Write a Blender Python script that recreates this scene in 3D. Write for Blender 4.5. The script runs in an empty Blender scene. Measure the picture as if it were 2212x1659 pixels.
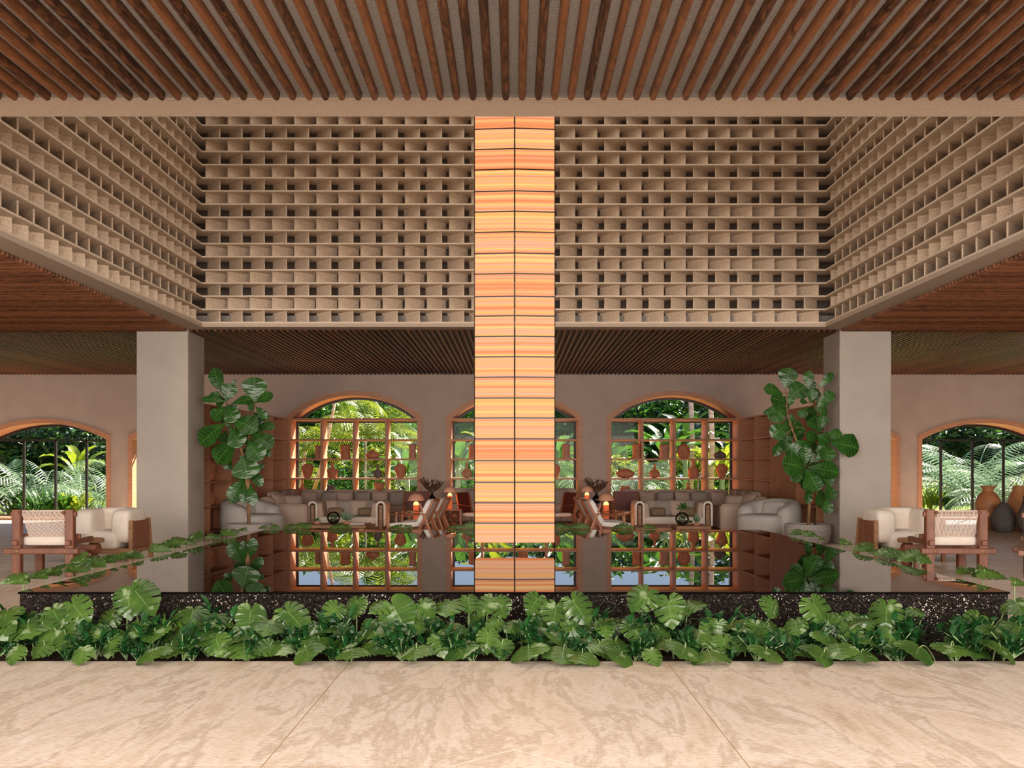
import bpy, math, random
from mathutils import Vector, Matrix, Euler
random.seed(7)
R = math.radians
S = bpy.context.scene
COL = S.collection
HC, F, CX, HY = 1.4, 2240.0, 1110.0, 1010.0     # eye height, focal length in px, vanishing point

# ------------------------------------------------------------------ camera
cam = bpy.data.objects.new('camera', bpy.data.cameras.new('camera'))
COL.objects.link(cam)
cam.location = (0, 0, HC)
cam.rotation_euler = (R(90), 0, 0)
cam.data.sensor_width = 36
cam.data.lens = 36 * F / 2212
cam.data.shift_x = -(CX - 1106) / 2212
cam.data.shift_y = (HY - 829.5) / 2212
cam.data.clip_end = 400
S.camera = cam
# ------------------------------------------------------------------ view, world, sun, added area lights
S.view_settings.view_transform = 'Standard'
S.view_settings.look = 'None'
S.view_settings.gamma = 1
S.view_settings.use_curve_mapping = False
S.view_settings.exposure = 0.0
S.cycles.use_denoising = True
S.cycles.max_bounces = 8
S.cycles.transparent_max_bounces = 8
S.cycles.caustics_reflective = False
S.cycles.caustics_refractive = False
S.cycles.sample_clamp_indirect = 6
W = bpy.data.worlds.new('sky'); S.world = W; W.use_nodes = True
wn = W.node_tree.nodes; wl = W.node_tree.links
tc = wn.new('ShaderNodeTexCoord'); sx = wn.new('ShaderNodeSeparateXYZ'); rp = wn.new('ShaderNodeValToRGB')
wl.new(tc.outputs['Generated'], sx.inputs[0]); wl.new(sx.outputs['Z'], rp.inputs[0])
e = rp.color_ramp.elements
e[0].position = 0.0; e[0].color = (.62, .76, .93, 1)
e[1].position = .5; e[1].color = (.20, .42, .85, 1)
bg = wn['Background']; wl.new(rp.outputs[0], bg.inputs[0]); bg.inputs[1].default_value = 0.95

def light(name, kind, loc, target, energy, color, **kw):
    d = bpy.data.lights.new(name, kind); o = bpy.data.objects.new(name, d); COL.objects.link(o)
    o.location = loc
    o.rotation_euler = (Vector(target) - Vector(loc)).to_track_quat('-Z', 'Y').to_euler()
    d.energy = energy; d.color = color
    for k, v in kw.items(): setattr(d, k, v)
    return o
light('sun', 'SUN', (17, 60, 28), (-3.4, 26, -1), 24.0, (1, .90, .76), angle=R(.6))
# added area light standing in for daylight from an open front, behind the viewer
light('front_fill', 'AREA', (0, -5.5, 6.5), (0, 8, .8), 5200, (1, .90, .79), shape='RECTANGLE', size=24, size_y=8)
# added lower area light, brightens pillars and lattice deep in the hall
light('low_front_fill', 'AREA', (0, -8, 1.7), (0, 12, 3.2), 3500, (1, .88, .76), shape='RECTANGLE', size=24, size_y=3.4)
# added area light under the closed lid, brightens the lattice
light('well_fill', 'AREA', (0, 13, 9.3), (0, 13.2, 0), 380, (1, .90, .78), shape='RECTANGLE', size=9.5, size_y=9.5)

# ------------------------------------------------------------------ helpers
def P(px, py, D): return Vector(((px - CX) * D / F, D, HC - (py - HY) * D / F))

def lin(c):
    return tuple((x/255/12.92 if x/255 <= .04045 else ((x/255+.055)/1.055)**2.4) for x in c)

class MB:
    def __init__(s): s.v = []; s.f = []; s.uv = []; s.sm = []
    def add(s, vs, fs, uvs=None, smooth=False):
        n = len(s.v); s.v += [tuple(x) for x in vs]
        s.uv += uvs if uvs else [(0, 0)] * len(vs)
        s.f += [tuple(i + n for i in f) for f in fs]; s.sm += [smooth] * len(fs)
    def box(s, x0, x1, y0, y1, z0, z1, M=None):
        vs = [Vector(p) for p in ((x0,y0,z0),(x1,y0,z0),(x1,y1,z0),(x0,y1,z0),(x0,y0,z1),(x1,y0,z1),(x1,y1,z1),(x0,y1,z1))]
        if M: vs = [M @ v for v in vs]
        s.add(vs, [(0,3,2,1),(4,5,6,7),(0,1,5,4),(1,2,6,5),(2,3,7,6),(3,0,4,7)])
    def cbox(s, x0, x1, y0, y1, z0, z1, b=.01, M=None):
        # box with chamfered edges
        vs = []
        for sx_, X in ((-1, x0), (1, x1)):
            for sy_, Y in ((-1, y0), (1, y1)):
                for sz_, Z in ((-1, z0), (1, z1)):
                    vs += [(X, Y - sy_*b, Z - sz_*b), (X - sx_*b, Y, Z - sz_*b), (X - sx_*b, Y - sy_*b, Z)]
        def i(a, c, d, k): return ((a*2 + c)*2 + d)*3 + k
        fs = [(i(0,0,0,0),i(0,0,1,0),i(0,1,1,0),i(0,1,0,0)), (i(1,0,0,0),i(1,1,0,0),i(1,1,1,0),i(1,0,1,0)),
              (i(0,0,0,1),i(1,0,0,1),i(1,0,1,1),i(0,0,1,1)), (i(0,1,0,1),i(0,1,1,1),i(1,1,1,1),i(1,1,0,1)),
              (i(0,0,0,2),i(0,1,0,2),i(1,1,0,2),i(1,0,0,2)), (i(0,0,1,2),i(1,0,1,2),i(1,1,1,2),i(0,1,1,2))]
        for a in (0, 1):
            for c in (0, 1):
                fs.append((i(a,c,0,0),i(a,c,1,0),i(a,c,1,1),i(a,c,0,1)))
                fs.append((i(a,0,c,0),i(a,1,c,0),i(a,1,c,2),i(a,0,c,2)))
                fs.append((i(0,a,c,1),i(1,a,c,1),i(1,a,c,2),i(0,a,c,2)))
                for d in (0, 1): fs.append((i(a,c,d,0),i(a,c,d,1),i(a,c,d,2)))
        vs = [Vector(v) for v in vs]
        if M: vs = [M @ v for v in vs]
        s.add(vs, fs)
    def tube(s, pts, r, n=8, cap=True, flat=1.0):
        pts = [Vector(p) for p in pts]; rs = r if isinstance(r, (list, tuple)) else [r]*len(pts)
        vs = []; fs = []; up = Vector((0, 0, 1))
        for k, p in enumerate(pts):
            t = (pts[min(k+1, len(pts)-1)] - pts[max(k-1, 0)])
            t = t.normalized() if t.length > 1e-9 else Vector((0, 0, 1))
            a = t.cross(up)
            if a.length < .05: a = t.cross(Vector((0, 1, 0)))
            a.normalize(); b = a.cross(t).normalized()
            for j in range(n):
                th = 2*math.pi*j/n + math.pi/n
                vs.append(p + rs[k]*(a*math.cos(th) + b*math.sin(th)*flat))
        for k in range(len(pts)-1):
            for j in range(n):
                j2 = (j+1) % n
                fs.append((k*n+j, k*n+j2, (k+1)*n+j2, (k+1)*n+j))
        if cap:
            fs.append(tuple(range(n))[::-1]); fs.append(tuple((len(pts)-1)*n + j for j in range(n)))
        s.add(vs, fs, smooth=n > 5)
    def bar(s, a, b, w, h):
        # rectangular bar from a to b
        a = Vector(a); b = Vector(b); t = (b-a).normalized()
        x = t.cross(Vector((0, 0, 1)))
        if x.length < .05: x = Vector((1, 0, 0))
        x.normalize(); y = x.cross(t).normalized()
        vs = [p + x*i*w/2 + y*j*h/2 for p in (a, b) for i, j in ((-1,-1),(1,-1),(1,1),(-1,1))]
        s.add(vs, [(0,3,2,1),(4,5,6,7),(0,1,5,4),(1,2,6,5),(2,3,7,6),(3,0,4,7)])
    def lathe(s, prof, c=(0, 0, 0), n=24, M=None, wob=0):
        vs = []; fs = []; c = Vector(c)
        for (r, z) in prof:
            for j in range(n):
                th = 2*math.pi*j/n; rr = r*(1 + wob*math.sin(3*th + z*9))
                v = Vector((rr*math.cos(th), rr*math.sin(th), z))
                vs.append((M @ v if M else v) + c)
        for k in range(len(prof)-1):
            for j in range(n):
                j2 = (j+1) % n
                fs.append((k*n+j, k*n+j2, (k+1)*n+j2, (k+1)*n+j))
        fs.append(tuple(range(n))[::-1]); fs.append(tuple((len(prof)-1)*n + j for j in range(n)))
        s.add(vs, fs, smooth=True)
    def soft(s, c, size, e1=.35, e2=.35, M=None, n=20, m=12, pinch=0, puff=None):
        # superellipsoid: cushions, upholstery, stones
        vs = []; fs = []; c = Vector(c)
        sg = lambda a, p: math.copysign(abs(a)**p, a)
        for i in range(m+1):
            ph = -math.pi/2 + math.pi*i/m
            for j in range(n):
                th = 2*math.pi*j/n
                x = sg(math.cos(ph), e1)*sg(math.cos(th), e2); y = sg(math.cos(ph), e1)*sg(math.sin(th), e2); z = sg(math.sin(ph), e1)
                if pinch:
                    q = 1 - pinch*(max(abs(x), .0)**4*max(abs(z), .0)**4)
                    y *= (1 - .75*max(abs(x)**3, abs(z)**3)); x *= 1 - pinch*(1-abs(z)**2)*.5*abs(x); z *= 1 - pinch*(1-abs(x)**2)*.5*abs(z)
                v = Vector((x*size[0]/2, y*size[1]/2, z*size[2]/2))
                if puff: v = puff(v)
                vs.append((M @ v if M else v) + c)
        for i in range(m):
            for j in range(n):
                j2 = (j+1) % n
                fs.append((i*n+j, i*n+j2, (i+1)*n+j2, (i+1)*n+j))
        s.add(vs, fs, smooth=True)
    def mesh(s, name, mat):
        me = bpy.data.meshes.new(name); me.from_pydata(s.v, [], s.f)
        me.polygons.foreach_set('use_smooth', s.sm)
        ul = me.uv_layers.new(name='UVMap')
        li = [0]*len(me.loops); me.loops.foreach_get('vertex_index', li)
        fl = []
        for i in li: fl += s.uv[i]
        ul.data.foreach_set('uv', fl)
        me.materials.append(mat); me.update()
        return me
    def build(s, name, mat, parent=None, loc=None, rz=0):
        o = bpy.data.objects.new(name, s.mesh(name, mat)); COL.objects.link(o)
        if parent: o.parent = parent
        if loc is not None: o.location = loc
        if rz: o.rotation_euler = (0, 0, rz)
        return o

def tag(o, label, cat, group=None):
    o['label'] = label; o['category'] = cat
    if group: o['group'] = group
    return o
def thing(name, label, cat, loc=(0, 0, 0), rz=0, group=None, sc=1):
    o = bpy.data.objects.new(name, None); COL.objects.link(o); o.empty_display_size = .1
    o.location = loc; o.rotation_euler = (0, 0, rz); o.scale = (sc, sc, sc)
    return tag(o, label, cat, group)
def struct(o): o['kind'] = 'structure'; return o
def stuff(o): o['kind'] = 'stuff'; return o
def dup(root, loc, rz=0, label=None, group=None, sc=None):
    r = root.copy(); COL.objects.link(r); r.location = loc; r.rotation_euler = (0, 0, rz)
    if sc: r.scale = (sc, sc, sc) if not isinstance(sc, tuple) else sc
    if label: r['label'] = label
    if group: r['group'] = group
    for ch in list(root.children):
        c = ch.copy(); COL.objects.link(c); c.parent = r
        for g in list(ch.children):
            d = g.copy(); COL.objects.link(d); d.parent = c
    return r

# ------------------------------------------------------------------ materials
def mat(name, color, rough=.6, spec=.5, noise=None, bump=None, metal=0, coat=0):
    """noise=(scale,(c2),detail,stretch xyz)  bump=(scale,strength)"""
    m = bpy.data.materials.new(name); m.use_nodes = True
    n = m.node_tree.nodes; l = m.node_tree.links; b = n['Principled BSDF']
    b.inputs['Base Color'].default_value = (*color, 1); b.inputs['Roughness'].default_value = rough
    b.inputs['Metallic'].default_value = metal; b.inputs['Specular IOR Level'].default_value = spec
    b.inputs['Coat Weight'].default_value = coat; b.inputs['Coat Roughness'].default_value = .08
    t = n.new('ShaderNodeTexCoord')
    if noise:
        sc, c2, det, st = noise
        mp = n.new('ShaderNodeMapping'); mp.inputs['Scale'].default_value = st
        l.new(t.outputs['Object'], mp.inputs[0])
        no = n.new('ShaderNodeTexNoise'); no.inputs['Scale'].default_value = sc; no.inputs['Detail'].default_value = det
        l.new(mp.outputs[0], no.inputs['Vector'])
        r = n.new('ShaderNodeValToRGB'); r.color_ramp.elements[0].position = .35; r.color_ramp.elements[1].position = .65
        r.color_ramp.elements[0].color = (*color, 1); r.color_ramp.elements[1].color = (*c2, 1)
        l.new(no.outputs[0], r.inputs[0]); l.new(r.outputs[0], b.inputs['Base Color'])
    if bump:
        nb = n.new('ShaderNodeTexNoise'); nb.inputs['Scale'].default_value = bump[0]; nb.inputs['Detail'].default_value = 3
        l.new(t.outputs['Object'], nb.inputs['Vector'])
        bp = n.new('ShaderNodeBump'); bp.inputs['Strength'].default_value = bump[1]; bp.inputs['Distance'].default_value = .02
        l.new(nb.outputs[0], bp.inputs['Height']); l.new(bp.outputs[0], b.inputs['Normal'])
    return m

def nodes(m): return m.node_tree.nodes, m.node_tree.links, m.node_tree.nodes['Principled BSDF']
def math_(n, l, op, a, b=None, c=None):
    x = n.new('ShaderNodeMath'); x.operation = op
    for i, q in enumerate((a, b, c)):
        if q is None: continue
        if isinstance(q, (int, float)): x.inputs[i].default_value = q
        else: l.new(q, x.inputs[i])
    return x.outputs[0]

plaster = mat('plaster', (.51, .395, .335), .9, .2, noise=(2.2, (.56, .44, .375), 8, (1, 1, 1)), bump=(38, .55))
pillar_m = mat('pillar_plaster', (.45, .40, .355), .9, .2, noise=(1.5, (.51, .45, .40), 8, (1, 1, 1)), bump=(30, .7))
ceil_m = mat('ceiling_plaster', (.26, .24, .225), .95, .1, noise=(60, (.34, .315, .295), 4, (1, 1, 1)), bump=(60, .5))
sand = mat('lattice_sandstone', (.62, .49, .375), .85, .2, noise=(45, (.82, .68, .54), 3, (1, 1, 1)), bump=(60, .35))
beam_m = mat('beam_sandstone', (.44, .345, .27), .85, .2, noise=(55, (.52, .41, .325), 4, (1, 1, 1)), bump=(60, .3))
wood_or = mat('orange_wood', (.52, .24, .13), .5, .4, noise=(3, (.62, .31, .18), 6, (1, 1, 9)))
wood_case = mat('bookcase_wood', (.42, .18, .085), .5, .4, noise=(4, (.56, .26, .13), 6, (6, 6, .6)))
wood_dk = mat('dark_wood', (.17, .055, .025), .4, .5, noise=(5, (.27, .095, .045), 6, (5, 5, .8)))
wood_red = mat('reddish_wood', (.30, .085, .03), .4, .5, noise=(6, (.42, .14, .055), 6, (4, 4, .8)))
wood_md = mat('oak_wood', (.24, .12, .055), .5, .4, noise=(5, (.36, .19, .095), 6, (1, 6, 6)))
black = mat('black_metal', (.012, .010, .010), .45, .5)
cream = mat('cream_linen', (.76, .66, .57), .9, .2, noise=(9, (.82, .73, .65), 4, (1, 1, 1)), bump=(60, .2))
boucle = mat('boucle', (.62, .58, .53), .95, .2, noise=(50, (.74, .70, .65), 3, (1, 1, 1)), bump=(120, .8))
taupe = mat('taupe_fabric', (.52, .385, .31), .95, .2, noise=(60, (.58, .44, .36), 3, (1, 1, 1)), bump=(100, .4))
taupe2 = mat('grey_fabric', (.40, .33, .29), .95, .2, bump=(100, .4))
white_f = mat('white_canvas', (.80, .76, .72), .9, .2, noise=(6, (.88, .84, .80), 3, (1, 1, 1)))
rope = mat('rope', (.78, .64, .55), .9, .2)
leather = mat('red_leather', (.12, .018, .012), .45, .4)
terra = mat('terracotta', (.55, .20, .10), .85, .2, noise=(7, (.68, .30, .17), 5, (1, 1, 1)), bump=(30, .3))
terra2 = mat('pale_terracotta', (.50, .24, .16), .85, .2, noise=(7, (.60, .33, .24), 5, (1, 1, 1)), bump=(30, .3))
grey_clay = mat('grey_clay', (.16, .125, .115), .9, .2, noise=(8, (.25, .20, .19), 5, (1, 1, 1)), bump=(25, .4))
pot_m = mat('stone_planter', (.27, .24, .225), .85, .3, noise=(3, (.40, .355, .33), 8, (1, 1, 9)), bump=(20, .3))
soil = mat('soil', (.025, .016, .010), 1, .1, noise=(30, (.05, .03, .02), 4, (1, 1, 1)), bump=(30, 1))
bark = mat('bark', (.22, .12, .06), .9, .2, noise=(25, (.42, .25, .12), 4, (1, 1, .3)), bump=(40, 1))
wicker = mat('wicker', (.20, .13, .075), .9, .2, noise=(60, (.40, .29, .18), 2, (1, 1, 3)), bump=(70, 1))
pampas = mat('pampas', (.13, .07, .045), .95, .1)
pampas_l = mat('dried_flower', (.62, .42, .30), .95, .1)

# wooden slats: colour differs from slat to slat, figured grain along them
def slat_mat(name, axis, pitch, lo, hi):
    m = mat(name, lo, .5, .35); n, l, b = nodes(m)
    g = n.new('ShaderNodeNewGeometry'); s_ = n.new('ShaderNodeSeparateXYZ'); l.new(g.outputs['Position'], s_.inputs[0])
    ix = math_(n, l, 'FLOOR', math_(n, l, 'DIVIDE', s_.outputs[axis], pitch))
    wn_ = n.new('ShaderNodeTexWhiteNoise'); wn_.noise_dimensions = '1D'; l.new(ix, wn_.inputs['W'])
    mp = n.new('ShaderNodeMapping'); l.new(g.outputs['Position'], mp.inputs[0])
    mp.inputs['Scale'].default_value = (7, 1.3, 7) if axis == 'X' else (1.3, 7, 7)
    cm = n.new('ShaderNodeCombineXYZ'); l.new(math_(n, l, 'MULTIPLY', wn_.outputs[0], 50), cm.inputs['Y' if axis == 'X' else 'X'])
    l.new(cm.outputs[0], mp.inputs['Location'])
    no = n.new('ShaderNodeTexNoise'); no.inputs['Scale'].default_value = 2.6; no.inputs['Detail'].default_value = 8
    no.inputs['Distortion'].default_value = 2.6; l.new(mp.outputs[0], no.inputs['Vector'])
    v = math_(n, l, 'ADD', math_(n, l, 'MULTIPLY', no.outputs[0], 1.5), math_(n, l, 'MULTIPLY', wn_.outputs[0], .55))
    r = n.new('ShaderNodeValToRGB'); r.color_ramp.elements[0].position = .55; r.color_ramp.elements[1].position = 1.35
    v = math_(n, l, 'SUBTRACT', v, .25)
    r.color_ramp.elements[0].position = .35; r.color_ramp.elements[1].position = 1.0
    r.color_ramp.elements[0].color = (*lo, 1); r.color_ramp.elements[1].color = (*hi, 1)
    l.new(v, r.inputs[0]); l.new(r.outputs[0], b.inputs['Base Color'])
    return m
PITCH = .1105
slatY = slat_mat('walnut_slats', 'X', PITCH, (.022, .008, .004), (.175, .066, .026))
slatX = slat_mat('walnut_slats_across', 'Y', PITCH, (.07, .022, .008), (.27, .10, .04))

# travertine with soft wavy veins and the joints between the slabs
def floor_mat():
    m = mat('travertine', (.70, .55, .42), .36, .35); n, l, b = nodes(m)
    g = n.new('ShaderNodeNewGeometry'); s_ = n.new('ShaderNodeSeparateXYZ'); l.new(g.outputs['Position'], s_.inputs[0])
    mp = n.new('ShaderNodeMapping'); l.new(g.outputs['Position'], mp.inputs[0]); mp.inputs['Scale'].default_value = (2.0, .5, 1)
    mp.inputs['Rotation'].default_value = (0, 0, -.12)
    n1 = n.new('ShaderNodeTexNoise'); n1.inputs['Scale'].default_value = 1.0; n1.inputs['Detail'].default_value = 14
    n1.inputs['Roughness'].default_value = .68; n1.inputs['Distortion'].default_value = .45; l.new(mp.outputs[0], n1.inputs['Vector'])
    r = n.new('ShaderNodeValToRGB'); l.new(n1.outputs[0], r.inputs[0]); el = r.color_ramp.elements
    el[0].position = .30; el[0].color = (.52, .39, .29, 1); el[1].position = .70; el[1].color = (.88, .76, .66, 1)
    for p, c in ((.42, (.76, .61, .48)), (.48, (.84, .71, .60)), (.52, (.62, .49, .38)), (.57, (.84, .72, .61)), (.63, (.74, .60, .48))):
        q = el.new(p); q.color = (*c, 1)
    n2 = n.new('ShaderNodeTexNoise'); n2.inputs['Scale'].default_value = 22; n2.inputs['Detail'].default_value = 6
    mp2 = n.new('ShaderNodeMapping'); mp2.inputs['Scale'].default_value = (1, 3.0, 1); l.new(g.outputs['Position'], mp2.inputs[0]); l.new(mp2.outputs[0], n2.inputs['Vector'])
    r2 = n.new('ShaderNodeValToRGB'); l.new(n2.outputs[0], r2.inputs[0]); r2.color_ramp.elements[0].position = .33; r2.color_ramp.elements[1].position = .5
    r2.color_ramp.elements[0].color = (.68, .60, .53, 1); r2.color_ramp.elements[1].color = (.95, .95, .95, 1)
    mx = n.new('ShaderNodeMix'); mx.data_type = 'RGBA'; mx.blend_type = 'MULTIPLY'; mx.inputs[0].default_value = .8
    l.new(r.outputs[0], mx.inputs[6]); l.new(r2.outputs[0], mx.inputs[7])
    # joints
    def line(coord, at, w):
        d = math_(n, l, 'ABSOLUTE', math_(n, l, 'SUBTRACT', coord, at)); return math_(n, l, 'LESS_THAN', d, w)
    X, Y = s_.outputs['X'], s_.outputs['Y']
    px = math_(n, l, 'PINGPONG', math_(n, l, 'ADD', X, 1.18 + 2.28*20), 1.14)
    jx = math_(n, l, 'LESS_THAN', px, .003)
    py = math_(n, l, 'PINGPONG', math_(n, l, 'ADD', Y, 2.28*20 - 7.13), 1.14)
    jy = math_(n, l, 'LESS_THAN', py, .003)
    dia = math_(n, l, 'ADD', math_(n, l, 'ABSOLUTE', X), math_(n, l, 'ABSOLUTE', math_(n, l, 'SUBTRACT', Y, 4.35)))
    ind = math_(n, l, 'LESS_THAN', math_(n, l, 'ABSOLUTE', math_(n, l, 'SUBTRACT', dia, .80)), .009)
    j = math_(n, l, 'MULTIPLY', math_(n, l, 'MAXIMUM', jx, jy), math_(n, l, 'GREATER_THAN', dia, .8))
    m2 = n.new('ShaderNodeMix'); m2.data_type = 'RGBA'; l.new(j, m2.inputs[0]); l.new(mx.outputs[2], m2.inputs[6]); m2.inputs[7].default_value = (.42, .25, .13, 1)
    m3 = n.new('ShaderNodeMix'); m3.data_type = 'RGBA'; l.new(math_(n, l, 'MULTIPLY', ind, .6), m3.inputs[0]); l.new(m2.outputs[2], m3.inputs[6]); m3.inputs[7].default_value = (.93, .83, .72, 1)
    l.new(m3.outputs[2], b.inputs['Base Color'])
    bp = n.new('ShaderNodeBump'); bp.inputs['Strength'].default_value = .12; bp.inputs['Distance'].default_value = .01
    l.new(n2.outputs[0], bp.inputs['Height']); l.new(bp.outputs[0], b.inputs['Normal'])
    return m
travertine = floor_mat()

# glittering black pebble wall of the pool
def pebble_mat():
    m = mat('black_pebble', (.02, .014, .011), .3, .6); n, l, b = nodes(m)
    t = n.new('ShaderNodeTexCoord')
    v = n.new('ShaderNodeTexVoronoi'); v.inputs['Scale'].default_value = 110; l.new(t.outputs['Object'], v.inputs['Vector'])
    s_ = n.new('ShaderNodeSeparateColor'); l.new(v.outputs['Color'], s_.inputs[0])
    r = n.new('ShaderNodeValToRGB'); el = r.color_ramp.elements
    el[0].position = 0; el[0].color = (.006, .004, .003, 1); el[1].position = 1; el[1].color = (.85, .76, .68, 1)
    for p, c in ((.45, (.006, .004, .003)), (.78, (.020, .013, .010)), (.93, (.06, .040, .030)), (.97, (.45, .38, .32))): q = el.new(p); q.color = (*c, 1)
    no = n.new('ShaderNodeTexNoise'); no.inputs['Scale'].default_value = 3.5; no.inputs['Detail'].default_value = 3; l.new(t.outputs['Object'], no.inputs['Vector'])
    l.new(math_(n, l, 'SUBTRACT', math_(n, l, 'ADD', s_.outputs[0], math_(n, l, 'MULTIPLY', no.outputs[0], .3)), .17), r.inputs[0])
    l.new(r.outputs[0], b.inputs['Base Color'])
    bp = n.new('ShaderNodeBump'); bp.inputs['Strength'].default_value = 1; bp.inputs['Distance'].default_value = .012
    l.new(v.outputs['Distance'], bp.inputs['Height']); l.new(bp.outputs[0], b.inputs['Normal'])
    return m
pebble = pebble_mat()
water = mat('pool_water', (.006, .005, .005), .0, .5); nodes(water)[2].inputs['IOR'].default_value = 1.95
black_gloss = mat('black_stone_rim', (.004, .003, .003), .9, .0)

glass = bpy.data.materials.new('window_glass'); glass.use_nodes = True
n_, l_ = glass.node_tree.nodes, glass.node_tree.links; n_.remove(n_['Principled BSDF'])
tr = n_.new('ShaderNodeBsdfTransparent'); gl = n_.new('ShaderNodeBsdfGlossy'); gl.inputs['Roughness'].default_value = 0
fr = n_.new('ShaderNodeFresnel'); fr.inputs[0].default_value = 1.2; mxs = n_.new('ShaderNodeMixShader')
l_.new(fr.outputs[0], mxs.inputs[0]); l_.new(tr.outputs[0], mxs.inputs[1]); l_.new(gl.outputs[0], mxs.inputs[2]); l_.new(mxs.outputs[0], n_['Material Output'].inputs[0])

# glowing striped fabric of the pendant lamp
def lamp_mat():
    m = bpy.data.materials.new('striped_lamp_fabric'); m.use_nodes = True; n, l, b = nodes(m)
    g = n.new('ShaderNodeNewGeometry'); s_ = n.new('ShaderNodeSeparateXYZ'); l.new(g.outputs['Position'], s_.inputs[0])
    Z = s_.outputs['Z']
    def no(sc, off):
        q = n.new('ShaderNodeTexNoise'); q.noise_dimensions = '1D'; q.inputs['Scale'].default_value = sc; q.inputs['Detail'].default_value = 1
        l.new(math_(n, l, 'ADD', Z, off), q.inputs['W']); return q.outputs[0]
    row = n.new('ShaderNodeTexWhiteNoise'); row.noise_dimensions = '1D'
    l.new(math_(n, l, 'FLOOR', math_(n, l, 'DIVIDE', math_(n, l, 'SUBTRACT', Z, .5), .2475)), row.inputs['W'])
    v = math_(n, l, 'ADD', no(21, 3), math_(n, l, 'MULTIPLY', math_(n, l, 'SUBTRACT', row.outputs[0], .5), .22))
    r = n.new('ShaderNodeValToRGB'); r.color_ramp.interpolation = 'LINEAR'; el = r.color_ramp.elements
    el[0].position = .30; el[0].color = (*lin((246, 144, 88)), 1); el[1].position = .72; el[1].color = (*lin((255, 208, 128)), 1)
    for p, c in ((.40, (249, 158, 100)), (.47, (250, 180, 142)), (.53, (250, 184, 138)), (.58, (254, 184, 104)), (.65, (254, 186, 102))):
        q = el.new(p); q.color = (*lin(c), 1)
    l.new(v, r.inputs[0])
    wv = math_(n, l, 'MULTIPLY', math_(n, l, 'SINE', math_(n, l, 'MULTIPLY', Z, 330)), .05)
    st = math_(n, l, 'ADD', wv, 1.0)
    b.inputs['Base Color'].default_value = (.05, .03, .02, 1); b.inputs['Roughness'].default_value = .9
    l.new(r.outputs[0], b.inputs['Emission Color']); l.new(st, b.inputs['Emission Strength'])
    return m
lampfab = lamp_mat()
def glow(name, c, s, base=(.5, .2, .1)):
    m = mat(name, base, .7, .2); b = nodes(m)[2]; b.inputs['Emission Color'].default_value = (*c, 1); b.inputs['Emission Strength'].default_value = s; return m
glow_top = glow('glowing_lamp_top', (1, .50, .16), 2.2)
glow_body = glow('glowing_terracotta', (.9, .12, .035), .38)

# leaves: vein pattern from the leaf's own uv (u: midrib to margin, v: along)
def leaf_mat(name, c1, c2, vein, rough=.3, trans=.35, nveins=8, vs=.5, sheen_patch=None, spec=.5, vw=.07):
    m = mat(name, c1, rough, spec); n, l, b = nodes(m)
    uv = n.new('ShaderNodeUVMap'); uv.uv_map = 'UVMap'; s_ = n.new('ShaderNodeSeparateXYZ'); l.new(uv.outputs[0], s_.inputs[0])
    t = n.new('ShaderNodeTexCoord'); no = n.new('ShaderNodeTexNoise'); no.inputs['Scale'].default_value = 5; no.inputs['Detail'].default_value = 3
    l.new(t.outputs['Object'], no.inputs['Vector'])
    r = n.new('ShaderNodeValToRGB'); r.color_ramp.elements[0].position = .35; r.color_ramp.elements[1].position = .62
    r.color_ramp.elements[0].color = (*c1, 1); r.color_ramp.elements[1].color = (*c2, 1); l.new(no.outputs[0], r.inputs[0])
    U, V = s_.outputs['X'], s_.outputs['Y']
    mid = math_(n, l, 'LESS_THAN', U, .035)
    w = math_(n, l, 'ABSOLUTE', math_(n, l, 'SUBTRACT', math_(n, l, 'FRACT', math_(n, l, 'MULTIPLY', V, nveins)), .5))
    side = math_(n, l, 'LESS_THAN', w, vw)
    f = math_(n, l, 'MULTIPLY', math_(n, l, 'MAXIMUM', mid, math_(n, l, 'MULTIPLY', side, .6)), vs)
    mx = n.new('ShaderNodeMix'); mx.data_type = 'RGBA'; l.new(f, mx.inputs[0]); l.new(r.outputs[0], mx.inputs[6]); mx.inputs[7].default_value = (*vein, 1)
    out = mx.outputs[2]
    if sheen_patch:  # pale blotches paint gloss highlights into the leaf colour
        n2 = n.new('ShaderNodeTexNoise'); n2.inputs['Scale'].default_value = 7; n2.inputs['Detail'].default_value = 5; l.new(t.outputs['Object'], n2.inputs['Vector'])
        r2 = n.new('ShaderNodeValToRGB'); r2.color_ramp.elements[0].position = .60; r2.color_ramp.elements[1].position = .66; l.new(n2.outputs[0], r2.inputs[0])
        m2 = n.new('ShaderNodeMix'); m2.data_type = 'RGBA'; l.new(math_(n, l, 'MULTIPLY', r2.outputs[0], .75), m2.inputs[0]); l.new(out, m2.inputs[6]); m2.inputs[7].default_value = (*sheen_patch, 1); out = m2.outputs[2]
    l.new(out, b.inputs['Base Color'])
    bp = n.new('ShaderNodeBump'); bp.inputs['Strength'].default_value = .5; bp.inputs['Distance'].default_value = .006
    l.new(w, bp.inputs['Height']); l.new(bp.outputs[0], b.inputs['Normal'])
    if trans:
        tl = n.new('ShaderNodeBsdfTranslucent'); l.new(out, tl.inputs[0]); ms = n.new('ShaderNodeMixShader'); ms.inputs[0].default_value = trans
        l.new(b.outputs[0], ms.inputs[1]); l.new(tl.outputs[0], ms.inputs[2]); l.new(ms.outputs[0], n['Material Output'].inputs[0])
    return m
monstera_m = leaf_mat('monstera_leaf', (.036, .085, .016), (.075, .145, .026), (.17, .27, .08), .2, .2, 7, .45, vw=.035, sheen_patch=(.27, .35, .18))
stem_m = mat('leaf_stem', (.24, .33, .14), .5, .4)
fig_m = leaf_mat('fig_leaf', (.014, .062, .008), (.028, .11, .014), (.14, .29, .07), .28, .1, 9, .65)
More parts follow.
